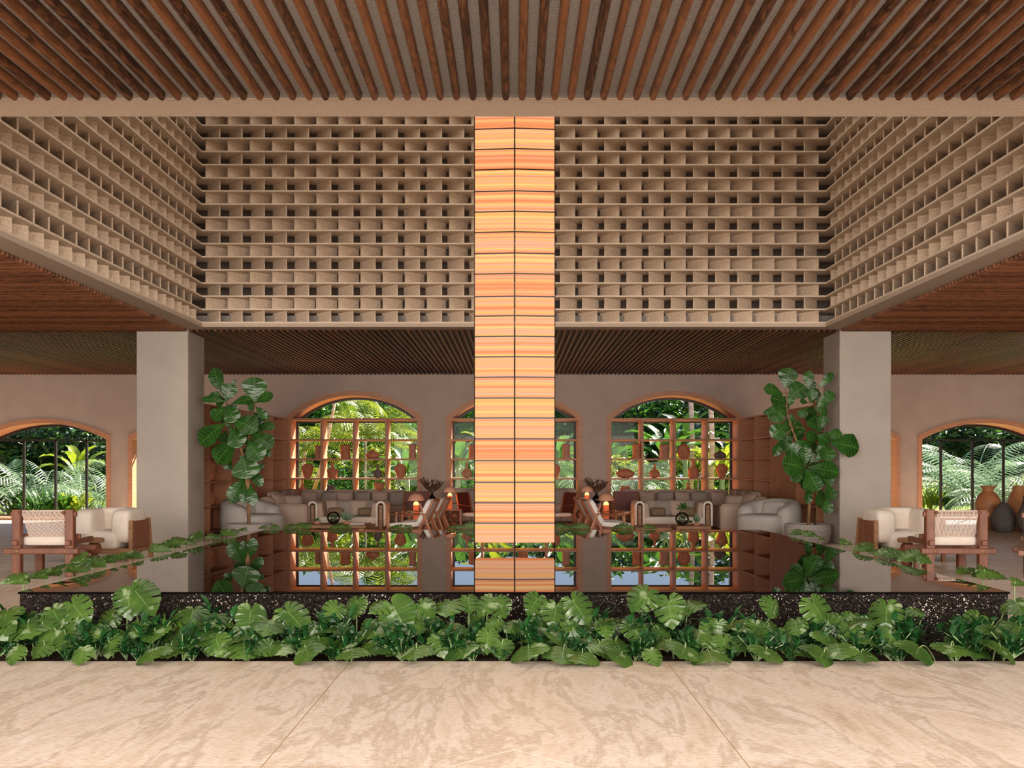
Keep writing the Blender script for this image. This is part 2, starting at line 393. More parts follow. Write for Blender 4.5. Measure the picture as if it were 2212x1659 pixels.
ground_m = leaf_mat('groundcover_leaf', (.010, .055, .014), (.022, .10, .022), (.05, .15, .04), .25, .15, 6, .4)
G_yel = leaf_mat('yellow_green_leaf', (0.109, 0.184, 0.010), (0.272, 0.313, 0.020), (0.340, 0.374, 0.068), .4, .45, 14, .4)
G_mid = leaf_mat('mid_green_leaf', (0.024, 0.088, 0.010), (0.068, 0.177, 0.020), (0.136, 0.272, 0.068), .4, .4, 14, .4)
G_pale = leaf_mat('pale_palm_leaf', (0.177, 0.286, 0.170), (0.286, 0.394, 0.258), (0.340, 0.408, 0.272), .45, .35, 14, .2)
G_dark = leaf_mat('dark_tree_leaf', (0.008, 0.031, 0.007), (0.027, 0.068, 0.012), (0.068, 0.136, 0.034), .5, .3, 8, .2)
G_gold = leaf_mat('golden_leaf', (0.422, 0.231, 0.020), (0.510, 0.374, 0.034), (0.544, 0.476, 0.136), .5, .5, 8, .2)
cane = mat('orange_cane', (.52, .25, .06), .6, .3, noise=(3, (.62, .50, .40), 2, (.5, .5, 5)))
trunk_g = mat('grey_trunk', (.34, .26, .21), .9, .2, noise=(4, (.52, .42, .36), 4, (1, 1, 4)))
lawn_m = mat('lawn_grass', (.12, .18, .02), 1, .1, noise=(3, (.24, .29, .03), 8, (1, 1, 1)))

# ------------------------------------------------------------------ leaf shapes
LT = [(0, .80), (7, .72), (18, .65), (35, .585), (55, .54), (75, .50), (95, .46), (120, .41), (145, .345), (166, .26), (178, .06)]
def rad(th):
    for (a, ra), (b, rb) in zip(LT, LT[1:]):
        if th <= b: return ra + (rb-ra)*(th-a)/(b-a)
    return .12
def monstera(mb, base, tip, N, width=1.0, slits=True, droop=.22, cup=.25):
    """split leaf: origin = joint of the stem, tip along its own y"""
    base = Vector(base); d = Vector(tip) - base; L = d.length/.78; y = d.normalized(); x = y.cross(Vector(N)).normalized(); z = x.cross(y)
    def put(u, v, th):
        r = rad(th); a = R(th); mx_, my = r*math.sin(a)*width, r*math.cos(a)
        by = .55*max(0, math.cos(a))**1.3
        X = mx_*u; Y = by*(1-u) + my*u
        Z = -cup*X*X*2 - droop*max(0, Y)**2 + .03*math.sin(th*.35)*u*u
        return X, Y, Z
    K = 7
    for sd in (-1, 1):
        for k in range(K):
            a0, a1 = 178*k/K, 178*(k+1)/K
            cut = slits and 0 < k < 5
            us = (0, .36, .6, .85, 1.0); vsn = (0, .33, .67, 1)
            vs = []; uvs = []
            for u in us:
                for v in vsn:
                    g = 0
                    if u > .36 and slits: g = .085*min(1, (u-.30)/.2)
                    lo = g if (k > 0) else 0; hi = 1-g if (k < K-1) else 1
                    if k >= 5: lo = hi = 0
                    if k >= 5 or not slits: lo, hi = 0, 1
                    if k == 5 and slits: lo = g
                    q = lo + (hi-lo)*v
                    th = a0 + (a1-a0)*q
                    X, Y, Z = put(u, v, th)
                    if cut and u == 1.0 and v in (0, 1): X *= .965; Y *= .98
                    vs.append(base + L*(x*X*sd + y*Y + z*Z)); uvs.append((u, (k+q)/K))
            fs = []
            for i in range(4):
                for j in range(3):
                    f = (i*4+j, i*4+j+1, (i+1)*4+j+1, (i+1)*4+j)
                    fs.append(f if sd > 0 else f[::-1])
            mb.add(vs, fs, uvs, True)

def blade(mb, base, tip, N, w, prof=None, droop=.1, fold=.15, nseg=8, wav=0, tear=0):
    """simple leaf; prof(t) gives half width, u across, v along"""
    base = Vector(base); d = Vector(tip) - base; L = d.length; y = d.normalized(); x = y.cross(Vector(N)); x = x.normalized() if x.length > 1e-6 else Vector((1, 0, 0)); z = x.cross(y)
    prof = prof or (lambda t: math.sin(math.pi*t**.8))
    vs = []; uvs = []; fs = []
    for i in range(nseg+1):
        t = i/nseg; hw = w/2*max(prof(t), .02)
        c = base + y*L*t + z*L*droop*math.sin(math.pi*t)
        for k, u in enumerate((-1, -.5, 0, .5, 1)):
            zz = abs(u)*hw*fold + wav*hw*math.sin(t*22 + u*2)*abs(u)
            vs.append(c + x*hw*u + z*zz); uvs.append((abs(u), t + abs(u)*-.08))
    for i in range(nseg):
        for k in range(4): fs.append((i*5+k, i*5+k+1, (i+1)*5+k+1, (i+1)*5+k))
    mb.add(vs, fs, uvs, True)
fig_prof = lambda t: max(.05, math.sin(math.pi*min(1, t)**1.5))**.62*(.62+.38*t)

def frond(mb, base, az, elev, L, droop, n=22, lw=.035, ll=.32, rach=None, curl=.5):
    """feather palm frond; droop bends the rib"""
    pts = []; p = Vector(base); e_ = elev; st = L/n
    h = Vector((math.cos(az), math.sin(az), 0)); sd = Vector((-math.sin(az), math.cos(az), 0))
    for i in range(n+1):
        pts.append(p.copy()); p = p + st*(h*math.cos(e_) + Vector((0, 0, 1))*math.sin(e_)); e_ -= droop/n*(.5+1.2*i/n)
    for i in range(3, n+1):
        t = i/n; l_ = ll*L*(.35 + .9*math.sin(math.pi*min(1, t*.9+.05)))*.8
        tg = (pts[i]-pts[i-1]).normalized(); up = sd.cross(tg)
        for s_ in (-1, 1):
            dr = (sd*s_*.85 + tg*(.45+.4*t) + up*(.28)).normalized()
            a = pts[i]; b = a + dr*l_*.55; c = b + (dr*.8 - Vector((0, 0, curl))).normalized()*l_*.45
            wv = tg*lw/2*L
            mb.add([a, b - wv, b + wv, c], [(0, 1, 2), (1, 3, 2)], [(.5, t)]*4, False)
    (rach or mb).tube(pts, [.012*L*(1-.8*i/n) for i in range(n+1)], 4, False)

# =================================================================== THE HALL
ZC = 3.93           # ceiling plane
SLB = .055          # slats hang this far below it
DW, WT = 27.7, .85  # back wall, thickness
XB = 15.5
WB = .01241
# floor (front slab, leaving the planting bed open)
mb = MB()
mb.box(-XB, XB, -8, 7.5, -.2, 0)
mb.box(-XB, -4.35, 7.5, DW+WT, -.2, 0); mb.box(4.35, XB, 7.5, DW+WT, -.2, 0)
mb.box(-4.35, 4.35, 17.0, DW+WT, -.2, 0)
struct(mb.build('floor', travertine))
mb = MB(); mb.box(-4.35, 4.35, 7.5, 8.4, -.2, -.03); mb.box(-4.35, -4.0, 8.4, 17, -.2, -.03); mb.box(4.0, 4.35, 8.4, 17, -.2, -.03); mb.box(-4.0, 4.0, 16.7, 17, -.2, -.03)
tag(mb.build('planting_bed', soil), 'dark soil bed around the foot of the black reflecting pool', 'planting bed')

# ceiling slabs around the light well
OX, ON, OF, BW = 5.6, 7.46, 18.62, .36
mb = MB()
mb.box(-XB, XB, 1.5, ON-BW, ZC, ZC+.25); mb.box(-XB, -OX-BW, ON-BW, OF+BW, ZC, ZC+.25); mb.box(OX+BW, XB, ON-BW, OF+BW, ZC, ZC+.25)
mb.box(-XB, XB, OF+BW, DW+.05, ZC, ZC+.25)
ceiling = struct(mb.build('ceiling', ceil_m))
def slat(mb, x, y0, y1, r=.0255, n=6, zc=0.0, seg=1):
    # half-round slat with rounded ends, running along y
    vs = []; fs = []; k = 0
    ys = [(y0, .1), (y0+r*.3, .7), (y0+r, 1), (y1-r, 1), (y1-r*.5, .87), (y1-r*.2, .6), (y1, .2)]
    prof = [(-1, 0), (-1, -.45), (-.7, -.85), (0, -1), (.7, -.85), (1, -.45), (1, 0)]
    for y, q in ys:
        q = max(q, .05)
        for a, b in prof: vs.append((x + a*r*q, y, ZC + zc + b*SLB*(.55+.45*q)))
    m_ = len(prof)
    for i in range(len(ys)-1):
        for j in range(m_-1): fs.append((i*m_+j, (i+1)*m_+j, (i+1)*m_+j+1, i*m_+j+1))
    fs.append(tuple(range(m_))); fs.append(tuple((len(ys)-1)*m_+j for j in range(m_))[::-1])
    mb.add(vs, fs, smooth=False)
yend = 7.02
proto = None
for i in range(-40, 41):
    xs = (i+.5)*PITCH
    if proto is None:
        m1 = MB(); slat(m1, 0, 1.6, yend); proto = m1.mesh('slat', slatY)
    o = bpy.data.objects.new('slat', proto); COL.objects.link(o); o.location = (xs, 0, 0); o.parent = ceiling
mb = MB()
for i in list(range(-138, -40)) + list(range(41, 138)): slat(mb, (i+.5)*PITCH, 1.6, yend)
o = stuff(mb.build('slat', slatY, ceiling))
mb = MB()
for i in range(-138, 138): slat(mb, (i+.5)*PITCH, OF+BW-.02 if abs((i+.5)*PITCH) < 5.95 else 18.95, DW)
stuff(mb.build('slat', slatY, ceiling))
mb = MB()
for sgn in (-1, 1):
    m1 = MB(); k = 0
    for i in range(62, 171):
        y = (i+.5)*PITCH
        if y > 18.93: break
        slat(m1, 0, 0, XB-OX-BW+.02)
        # turn to run along x
        base = len(m1.v) - 49
        for q in range(base, base+49):
            vx, vy, vz = m1.v[q]; m1.v[q] = (sgn*(OX+BW-.02+vy), y + vx, vz)
    mb.add(m1.v, m1.f)
stuff(mb.build('slat', slatX, ceiling))

# light well: beam under it, upper shaft walls, lid
mb = MB()
z0b, z1b = ZC-.005, ZC+.06
for a in ((-OX-BW, OX+BW, ON-BW, ON), (-OX-BW, OX+BW, OF, OF+BW), (-OX-BW, -OX, ON, OF), (OX, OX+BW, ON, OF)):
    mb.box(a[0], a[1], a[2], a[3], z0b, z1b)
struct(mb.build('trim_1', beam_m))
ROWS, RP = 20, .2363
zt = ZC + .06 + ROWS*RP
mb = MB(); q = 1.6
mb.box(-OX-q, OX+q, OF+q, OF+q+.2, ZC+.25, zt+1.2); mb.box(-OX-q, OX+q, ON-q-.2, ON-q, ZC+.25, zt+1.2)
mb.box(-OX-q-.2, -OX-q, ON-q-.2, OF+q+.2, ZC+.25, zt+1.2); mb.box(OX+q, OX+q+.2, ON-q-.2, OF+q+.2, ZC+.25, zt+1.2)
struct(mb.build('wall_shaft', mat('shaft_plaster', (.34, .29, .26), .9, .2)))
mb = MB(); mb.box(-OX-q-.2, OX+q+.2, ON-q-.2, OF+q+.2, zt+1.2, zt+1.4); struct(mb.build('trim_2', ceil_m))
# lattice screens: shelves with slanted fins between, leaning the other way in every second row
DEP = .42; NF = 28; FP = 2*OX/NF
mfin = MB(); th = .022; s2, d2 = .31, .33
a = Vector((-s2/2, d2+.08, 0)); b = Vector((s2/2, .085, 0)); nrm = (b-a).normalized().cross(Vector((0, 0, 1)))*th/2
vs = [a-nrm, b-nrm, b+nrm, a+nrm]; vs = vs + [v + Vector((0, 0, RP-.028)) for v in vs]
mfin.add(vs, [(0,3,2,1),(4,5,6,7),(0,1,5,4),(1,2,6,5),(2,3,7,6),(3,0,4,7)])
fin_me = mfin.mesh('fin', sand)
mf2 = MB(); mf2.v = [(-x, y, z) for x, y, z in mfin.v]; mf2.f = [f[::-1] for f in mfin.f]; mf2.uv = mfin.uv; mf2.sm = mfin.sm
fin_me2 = mf2.mesh('fin', sand)
def screen(name, loc, rz, near):
    # local frame: +y away from the well, x along the screen, seen from -y; near = +1/-1 side closest to viewer, 0 even
    root = bpy.data.objects.new(name, None); COL.objects.link(root); root.location = loc; root.rotation_euler = (0, 0, rz); struct(root)
    m1 = MB(); m1.box(-OX-(DEP if near == 0 else 0), OX+(DEP if near == 0 else 0), 0, DEP, -.014, .014); sh = m1.mesh('shelf', sand)
    for r_ in range(ROWS+1):
        o = bpy.data.objects.new('shelf', sh); COL.objects.link(o); o.parent = root; o.location = (0, 0, r_*RP)
    spots = [((k+.5)*FP - OX, r_) for r_ in range(ROWS) for k in range(NF)]
    if near: spots.sort(key=lambda s_: (abs(s_[0]*near - 0.5) + s_[1]*.25))
    else: spots.sort(key=lambda s_: (s_[1], abs(s_[0])))
    rest = MB()
    for i, (u, r_) in enumerate(spots):
        me = fin_me if r_ % 2 == 0 else fin_me2
        off = -.057 if r_ % 2 == 0 else -.005
        if i < 100 and name != 'wall_lattice_front':
            o = bpy.data.objects.new('fin', me); COL.objects.link(o); o.parent = root; o.location = (u+off, 0, r_*RP+.014)
        else:
            src = mfin if r_ % 2 == 0 else mf2
            rest.add([(x+u+off, y, z+r_*RP+.014) for x, y, z in src.v], src.f)
    stuff(rest.build('fin', sand, root))
zl = ZC + .06 + .014
screen('wall_lattice_back', (0, OF, zl), 0, 0)
screen('wall_lattice_left', (-OX, (ON+OF)/2, zl), R(90), -1)
screen('wall_lattice_right', (OX, (ON+OF)/2, zl), R(-90), 1)
screen('wall_lattice_front', (0, ON, zl), R(180), 0)

# pillars
for nm, s_ in (('left', -1), ('right', 1)):
    mb = MB(); x0, x1 = sorted((s_*5.94, s_*6.88)); mb.cbox(x0, x1, 18.9, 19.9, 0, ZC, .012)
    tag(mb.build('pillar', pillar_m), 'square grey plaster pillar %s of the pool holding the slatted ceiling' % nm, 'pillar')

# ------------------------------------------------------------------ back wall with arched openings
HWN = 139.5*WB      # half width of every opening
wins = []           # (centre, sill z, spring z, rise)
for px in (765.5, 1111, 1456.5): wins.append(((px-CX)*WB, .12, 2.70, .66))
for px in (426, 1795): wins.append(((px-CX)*WB, .02, 2.18, .44))
for px in (96, 2125): wins.append(((px-CX)*WB, .02, 2.18, .44))
def arch_z(w, x, grow=0):
    c, s0, sp, ri = w; h = HWN; Rr = (h*h + ri*ri)/(2*ri); zc = sp + ri - Rr
    v = (Rr+grow)**2 - (x-c)**2
    return zc + math.sqrt(max(v, 0))
wins.sort()
mb = MB(); NA = 28
def wallquad(y, x0, x1, z0, z1, z0b=None):
    z0b = z0 if z0b is None else z0b
    mb.add([(x0, y, z0), (x1, y, z0b), (x1, y, z1), (x0, y, z1)], [(0, 1, 2, 3)])
edge = -XB
for w in wins:
    for y in (DW, DW+WT):
        wallquad(y, edge, w[0]-HWN, 0, ZC+.25)
    for i in range(NA):
        xa = w[0]-HWN + 2*HWN*i/NA; xb = w[0]-HWN + 2*HWN*(i+1)/NA; za, zb = arch_z(w, xa), arch_z(w, xb)
        for y in (DW, DW+WT):
            wallquad(y, xa, xb, za, ZC+.25, zb)
            wallquad(y, xa, xb, 0, w[1])
        mb.add([(xa, DW, za), (xb, DW, zb), (xb, DW+WT, zb), (xa, DW+WT, za)], [(0, 1, 2, 3)])
    for xx in (w[0]-HWN, w[0]+HWN): mb.add([(xx, DW, w[1]), (xx, DW+WT, w[1]), (xx, DW+WT, w[2]), (xx, DW, w[2])], [(0, 1, 2, 3)])
    mb.add([(w[0]-HWN, DW, w[1]), (w[0]+HWN, DW, w[1]), (w[0]+HWN, DW+WT, w[1]), (w[0]-HWN, DW+WT, w[1])], [(0, 1, 2, 3)])
    edge = w[0]+HWN
for y in (DW, DW+WT): wallquad(y, edge, XB, 0, ZC+.25)
mb.box(-XB, XB, DW, DW+WT, ZC+.25, ZC+.3)
struct(mb.build('wall_back', plaster))
mb = MB(); mb.box(-XB-.3, -XB, 1.5, DW+WT, 0, ZC+.25); struct(mb.build('wall_left', plaster))
mb = MB(); mb.box(XB, XB+.3, 1.5, DW+WT, 0, ZC+.25); struct(mb.build('wall_right', plaster))
# roof above so that no sun leaks
def arch_band(mb, w, g0, g1, y0, y1, n=28, legs=True, bottom=None):
    """solid frame following the opening between growth g0 (inner) and g1 (outer)"""
    c, s0, sp, ri = w; s0 = s0 if bottom is None else bottom
    h = HWN; Rr = (h*h+ri*ri)/(2*ri); zc = sp+ri-Rr; a0 = math.asin(h/Rr)
    inn = []; out = []
    for i in range(n+1):
        a_ = -a0 + 2*a0*i/n
        inn.append((c + (Rr+g0)*math.sin(a_) * (h+g0)/((Rr+g0)*math.sin(a0)), zc + (Rr+g0)*math.cos(a_)))
        out.append((c + (Rr+g1)*math.sin(a_) * (h+g1)/((Rr+g1)*math.sin(a0)), zc + (Rr+g1)*math.cos(a_)))
    if legs: inn = [(c-h-g0, s0)] + inn + [(c+h+g0, s0)]; out = [(c-h-g1, s0)] + out + [(c+h+g1, s0)]
    vs = []
    for (a_, b_) in zip(inn, out):
        vs += [(a_[0], y0, a_[1]), (b_[0], y0, b_[1]), (b_[0], y1, b_[1]), (a_[0], y1, a_[1])]
    fs = []
    for i in range(len(inn)-1):
        for j in range(4):
            j2 = (j+1) % 4; fs.append((i*4+j, (i+1)*4+j, (i+1)*4+j2, i*4+j2))
    e_ = (len(inn)-1)*4; fs += [(0, 1, 2, 3), (e_+3, e_+2, e_+1, e_)]
    mb.add(vs, fs)
SHZ = (.58, 1.10, 1.62, 2.14)
for k, w in enumerate(wins):
    c = w[0]; grid = w[3] > .5
    root = bpy.data.objects.new('window_%d' % (k+1), None); COL.objects.link(root); struct(root)
    root.location = (c, DW, w[1])
    L = lambda m_: m_   # geometry is written in world space and shifted back
    def fin_(mb_, name, mt):
        mb_.v = [(x-c, y-DW, z-w[1]) for x, y, z in mb_.v]; return mb_.build(name, mt, root)
    m1 = MB(); arch_band(m1, w, -.035, .085, DW-.03, DW+.0, bottom=w[1] if grid else 0)
    arch_band(m1, w, -.035, .0, DW, DW+WT-.1)
    m1.box(c-HWN, c+HWN, DW-.03, DW+WT-.1, w[1]-.0, w[1]+.05)
    fin_(m1, 'window_frame', wood_or)
    m1 = MB(); arch_band(m1, w, -.10, -.0, DW+WT-.09, DW+WT-.03)
    m1.box(c-HWN, c+HWN, DW+WT-.09, DW+WT-.03, w[1]+.02, w[1]+.09)
    if grid: m1.box(c-HWN, c+HWN, DW+WT-.085, DW+WT-.035, 2.62, 2.72)
    else:
        m1.box(c-HWN, c+HWN, DW+WT-.09, DW+WT-.03, 2.13, 2.18)
        for q in (-.87, 0, .85):
            m1.box(c+q-.03, c+q+.03, DW+WT-.09, DW+WT-.03, w[1], 2.15)
    fin_(m1, 'metal_frame', black)
    m1 = MB()
    gv = []; n_a = 24
    for i in range(n_a+1):
        x = c-HWN+.02 + (2*HWN-.04)*i/n_a; gv += [(x, DW+WT-.06, w[1]+.03), (x, DW+WT-.06, arch_z(w, x)-.03)]
    m1.add(gv, [(2*i, 2*i+2, 2*i+3, 2*i+1) for i in range(n_a)])
    fin_(m1, 'pane', glass)
    if grid:
        ya, yb = DW-.02, DW+WT-.13
        m1 = MB(); m1.box(c-HWN+.03, c+HWN-.03, ya, yb, 2.665, 2.72); fin_(m1, 'transom', wood_or)
        for z in SHZ:
            m1 = MB(); m1.box(c-HWN+.03, c+HWN-.03, ya+.012, yb, z-.022, z+.022); fin_(m1, 'shelf', wood_or)
        for q in (-.5, 0, .5):
            m1 = MB(); m1.box(c+q*HWN*1.0-.028, c+q*HWN*1.0+.028, ya, yb, w[1]+.05, 2.665); fin_(m1, 'mullion', wood_or)

# ------------------------------------------------------------------ bookcases along the sides of the lounge
def bookcase(side, d0, d1, cells, label):
    # from depth d0 (near) to d1, front faces the lounge; line from (-6.38,20.3) to (-6.03,27.6)
    fx = lambda d: 6.39 - .36*(d-20.3)/7.3
    ang = math.atan2(.36, 7.3)
    root = thing('bookcase', label, 'bookcase', (side*fx(d0), d0, 0), 0)
    # local: y along, x outwards (away from lounge) = side
    M = Matrix.Rotation(side*ang, 4, 'Z')
    Ln = (d1-d0); dp = .42; t = .035
    bx_ = lambda m_, x0, x1, y0, y1, z0, z1: m_.box(min(side*x0, side*x1), max(side*x0, side*x1), y0, y1, z0, z1, M)
    m1 = MB(); bx_(m1, dp-.02, dp, 0, Ln, 0, 2.72); m1.build('back_panel', wood_case, root)
    for y in [0] + [Ln*i/cells for i in range(1, cells)] + [Ln]:
        m1 = MB(); y_ = min(max(y, t/2), Ln-t/2); bx_(m1, 0, dp-.02, y_-t/2, y_+t/2, 0, 2.72); m1.build('upright', wood_or, root)  # lighter wood on uprights and shelves stands in for sunlight
    for z in (.05, .57, 1.09, 1.62, 2.14, 2.70):
        m1 = MB(); bx_(m1, .004, dp-.02, t, Ln-t, z-t/2, z+t/2); m1.build('shelf', wood_or, root)
    return root
def panel(side, d0, d1, label):
    fx = lambda d: 6.39 - .36*(d-20.3)/7.3
    root = thing('cupboard', label, 'cupboard', (side*fx(d0), d0, 0)); M = Matrix.Rotation(side*math.atan2(.36, 7.3), 4, 'Z')
    Ln = d1-d0
    m1 = MB(); x0, x1 = sorted((side*.02, side*.42)); m1.box(x0, x1, 0, Ln, 0, 2.72, M); m1.build('body', wood_case, root)
    for a_, b_ in ((.01, Ln/2-.004), (Ln/2+.004, Ln-.01)):
        m1 = MB(); x0, x1 = sorted((0, side*.02)); m1.box(x0, x1, a_, b_, .03, 2.70, M); m1.build('door', wood_case, root)
for side, nm in ((-1, 'left'), (1, 'right')):
    bookcase(side, 20.2, 23.02, 2, 'open wooden bookcase next to the %s pillar, behind the fig tree' % nm)
    panel(side, 23.04, 24.9, 'plain wooden cupboard between the two open bookcases on the %s' % nm)
    bookcase(side, 24.92, 27.62, 2, 'open wooden bookcase touching the window wall on the %s' % nm)

# ------------------------------------------------------------------ the pool
pool = thing('reflecting_pool', 'low black reflecting pool with mirror water in the middle of the hall', 'pool', (0, 12.53, 0))
PX, PY0, PY1, PZ = 4.0, 8.36, 16.7, .4
mb = MB(); mb.box(-PX+.012, PX-.012, PY0+.012-12.53, PY1-.012-12.53, -.15, PZ-.02); mb.build('basin', pebble, pool)
mb = MB(); mb.box(-PX, PX, PY0-12.53, PY1-12.53, PZ-.02, PZ-.0041)
mb.build('rim', black_gloss, pool)
mb = MB(); mb.add([(-PX, PY0-12.53, PZ-.0035), (PX, PY0-12.53, PZ-.0035), (PX, PY1-12.53, PZ-.0035), (-PX, PY1-12.53, PZ-.0035)], [(0, 1, 2, 3)]); mb.build('water', water, pool)

# ------------------------------------------------------------------ pendant column
LD = 12.44; zb = .5; nrow = 32
pend = thing('pendant_light', 'tall glowing column of striped orange fabric panels hanging over the pool', 'pendant light', (0.01, LD, 0))
pw = .468
ys = [1172, 1130, 1086, 1042, 995, 948, 903, 860, 815, 771, 727, 683, 641, 592, 548, 502, 458, 414, 367, 323, 279]
zs = [HC - (y-HY)*LD/F for y in ys]
while zs[-1] < 8.35: zs.append(zs[-1] + .2475)
for k in range(len(zs)-1):
    for s_ in (-1, 1):
        m1 = MB(); g = .009
        x0, x1 = .009, .009+pw
        z0_, z1_ = zs[k]+ (g if k else 0), zs[k+1]-g
        vs = [(s_*x0, -.045, z0_), (s_*x1, 0, z0_), (s_*x1, .26, z0_), (s_*x0, .30, z0_)]; vs += [(x, y, z1_) for x, y, _ in vs]
        fs = [(0,3,2,1),(4,5,6,7),(0,1,5,4),(1,2,6,5),(2,3,7,6),(3,0,4,7)]
        if s_ < 0: fs = [f[::-1] for f in fs]
        m1.add(vs, fs); m1.build('fabric_panel', lampfab, pend)
for z in zs[1:-1]:  # added black strips fill the panel gaps to keep them dark
    m1 = MB(); m1.add([(-pw-.012, .012, z-.0085), (0, -.034, z-.0085), (pw+.012, .012, z-.0085), (pw+.012, .263, z-.0085), (0, .303, z-.0085), (-pw-.012, .263, z-.0085)] + [(-pw-.012, .012, z+.0085), (0, -.034, z+.0085), (pw+.012, .012, z+.0085), (pw+.012, .263, z+.0085), (0, .303, z+.0085), (-pw-.012, .263, z+.0085)],
        [(5,4,3,2,1,0), (6,7,8,9,10,11)] + [(i, (i+1) % 6, (i+1) % 6+6, i+6) for i in range(6)]); m1.build('gap_strip', black, pend)
for x, y in ((0, -.05), (-pw-.014, -.004), (pw+.014, -.004), (0, .305), (-pw-.014, .264), (pw+.014, .264)):
    m1 = MB(); m1.tube([(x, y, .405), (x, y, 8.6)], .006, 6); m1.build('cable', black, pend)
m1 = MB(); m1.box(-.5, .5, -.06, .31, 8.6, 8.66); m1.tube([(0, .12, 8.66), (0, .12, zt+1.2)], .03, 8); m1.build('ceiling_mount', black, pend)

# =================================================================== MONSTERA BED
FRONT = """277 1284 280 1337|293 1277 334 1328|116 1320 135 1357|159 1308 190 1349|60 1345 65 1373|142 1371 135 1398|299 1349 285 1378|338 1359 323 1383|
34 1405 22 1435|178 1405 169 1441|96 1395 70 1419|241 1383 231 1427|417 1318 408 1345|424 1342 405 1365|441 1359 430 1380|410 1380 395 1400|14 1323 5 1350|217 1357 200 1385|
542 1320 535 1369|622 1322 664 1364|467 1382 480 1419|527 1392 532 1419|771 1300 758 1337|726 1312 701 1344|713 1357 690 1365|850 1312 883 1369|830 1305 798 1320|910 1307 937 1330|
972 1302 962 1327|748 1379 763 1394|813 1352 810 1379|815 1389 810 1414|945 1379 957 1419|609 1389 614 1412|761 1405 758 1422|584 1394 549 1412|512 1377 497 1389|972 1350 960 1365|
1011 1294 1016 1324|1060 1297 1033 1330|1076 1300 1092 1335|1160 1294 1141 1330|1239 1300 1274 1348|1201 1313 1195 1359|1396 1281 1363 1319|1445 1302 1453 1359|1306 1346 1312 1378|
1366 1351 1399 1392|1084 1392 1089 1430|1054 1370 1052 1411|1296 1392 1277 1403|1258 1412 1244 1430|1407 1409 1423 1438|1344 1414 1325 1422|1447 1386 1439 1403|1564 1381 1570 1419|
1513 1367 1502 1392|1532 1409 1537 1427|1320 1338 1339 1327|1488 1302 1515 1313|1217 1405 1214 1430|1141 1400 1141 1424|1117 1348 1090 1362|1152 1370 1136 1386|1212 1376 1195 1384|
1669 1302 1664 1336|1758 1305 1794 1358|1633 1352 1641 1394|1719 1344 1724 1374|1915 1311 1913 1363|1835 1358 1843 1399|1926 1369 1921 1405|1841 1341 1857 1347|1788 1374 1799 1394|
1810 1397 1818 1421|1727 1394 1719 1413|1971 1316 1998 1330|2153 1358 2162 1380|2162 1396 2159 1410|2054 1396 2056 1413|1780 1409 1771 1423|2195 1300 2209 1324|2206 1350 2195 1372|
1612 1345 1596 1362|1600 1385 1590 1404|660 1400 668 1420|900 1400 892 1420|990 1395 1000 1418|1330 1385 1345 1405|1480 1400 1470 1418|1655 1404 1660 1424|1860 1410 1868 1426|1985 1400 1978 1420|2105 1395 2112 1416|
370 1395 362 1420|330 1405 322 1424|690 1380 680 1400|470 1330 455 1352|580 1345 570 1368|1870 1375 1885 1392"""
leaves = [tuple(float(x) for x in t.split()) for t in FRONT.replace('\n', '').split('|') if t.strip()]
leaves.sort()
def stem(mb, root_, joint, arch=.05, r=.006):
    a, b = Vector(root_), Vector(joint)
    pts = []
    for i in range(9):
        t = i/8; p = a.lerp(b, t); p.z = a.z + (b.z-a.z)*math.sin(t*math.pi*.5)**.8 + arch*1.3*math.sin(math.pi*t**1.6)
        pts.append(p)
    mb.tube(pts, [r*(1.45-.6*i/8) for i in range(9)], 6, False)
NPL = 16
chunk = [leaves[int(len(leaves)*i/NPL):int(len(leaves)*(i+1)/NPL)] for i in range(NPL)]
ordn = ['first', 'second', 'third', 'fourth', 'fifth', 'sixth', 'seventh', 'eighth', 'ninth', 'tenth', 'eleventh', 'twelfth', 'thirteenth', 'fourteenth', 'fifteenth', 'sixteenth', 'seventeenth', 'eighteenth', 'nineteenth', 'twentieth', 'twenty-first', 'twenty-second', 'twenty-third']
rnd = random.Random(3)
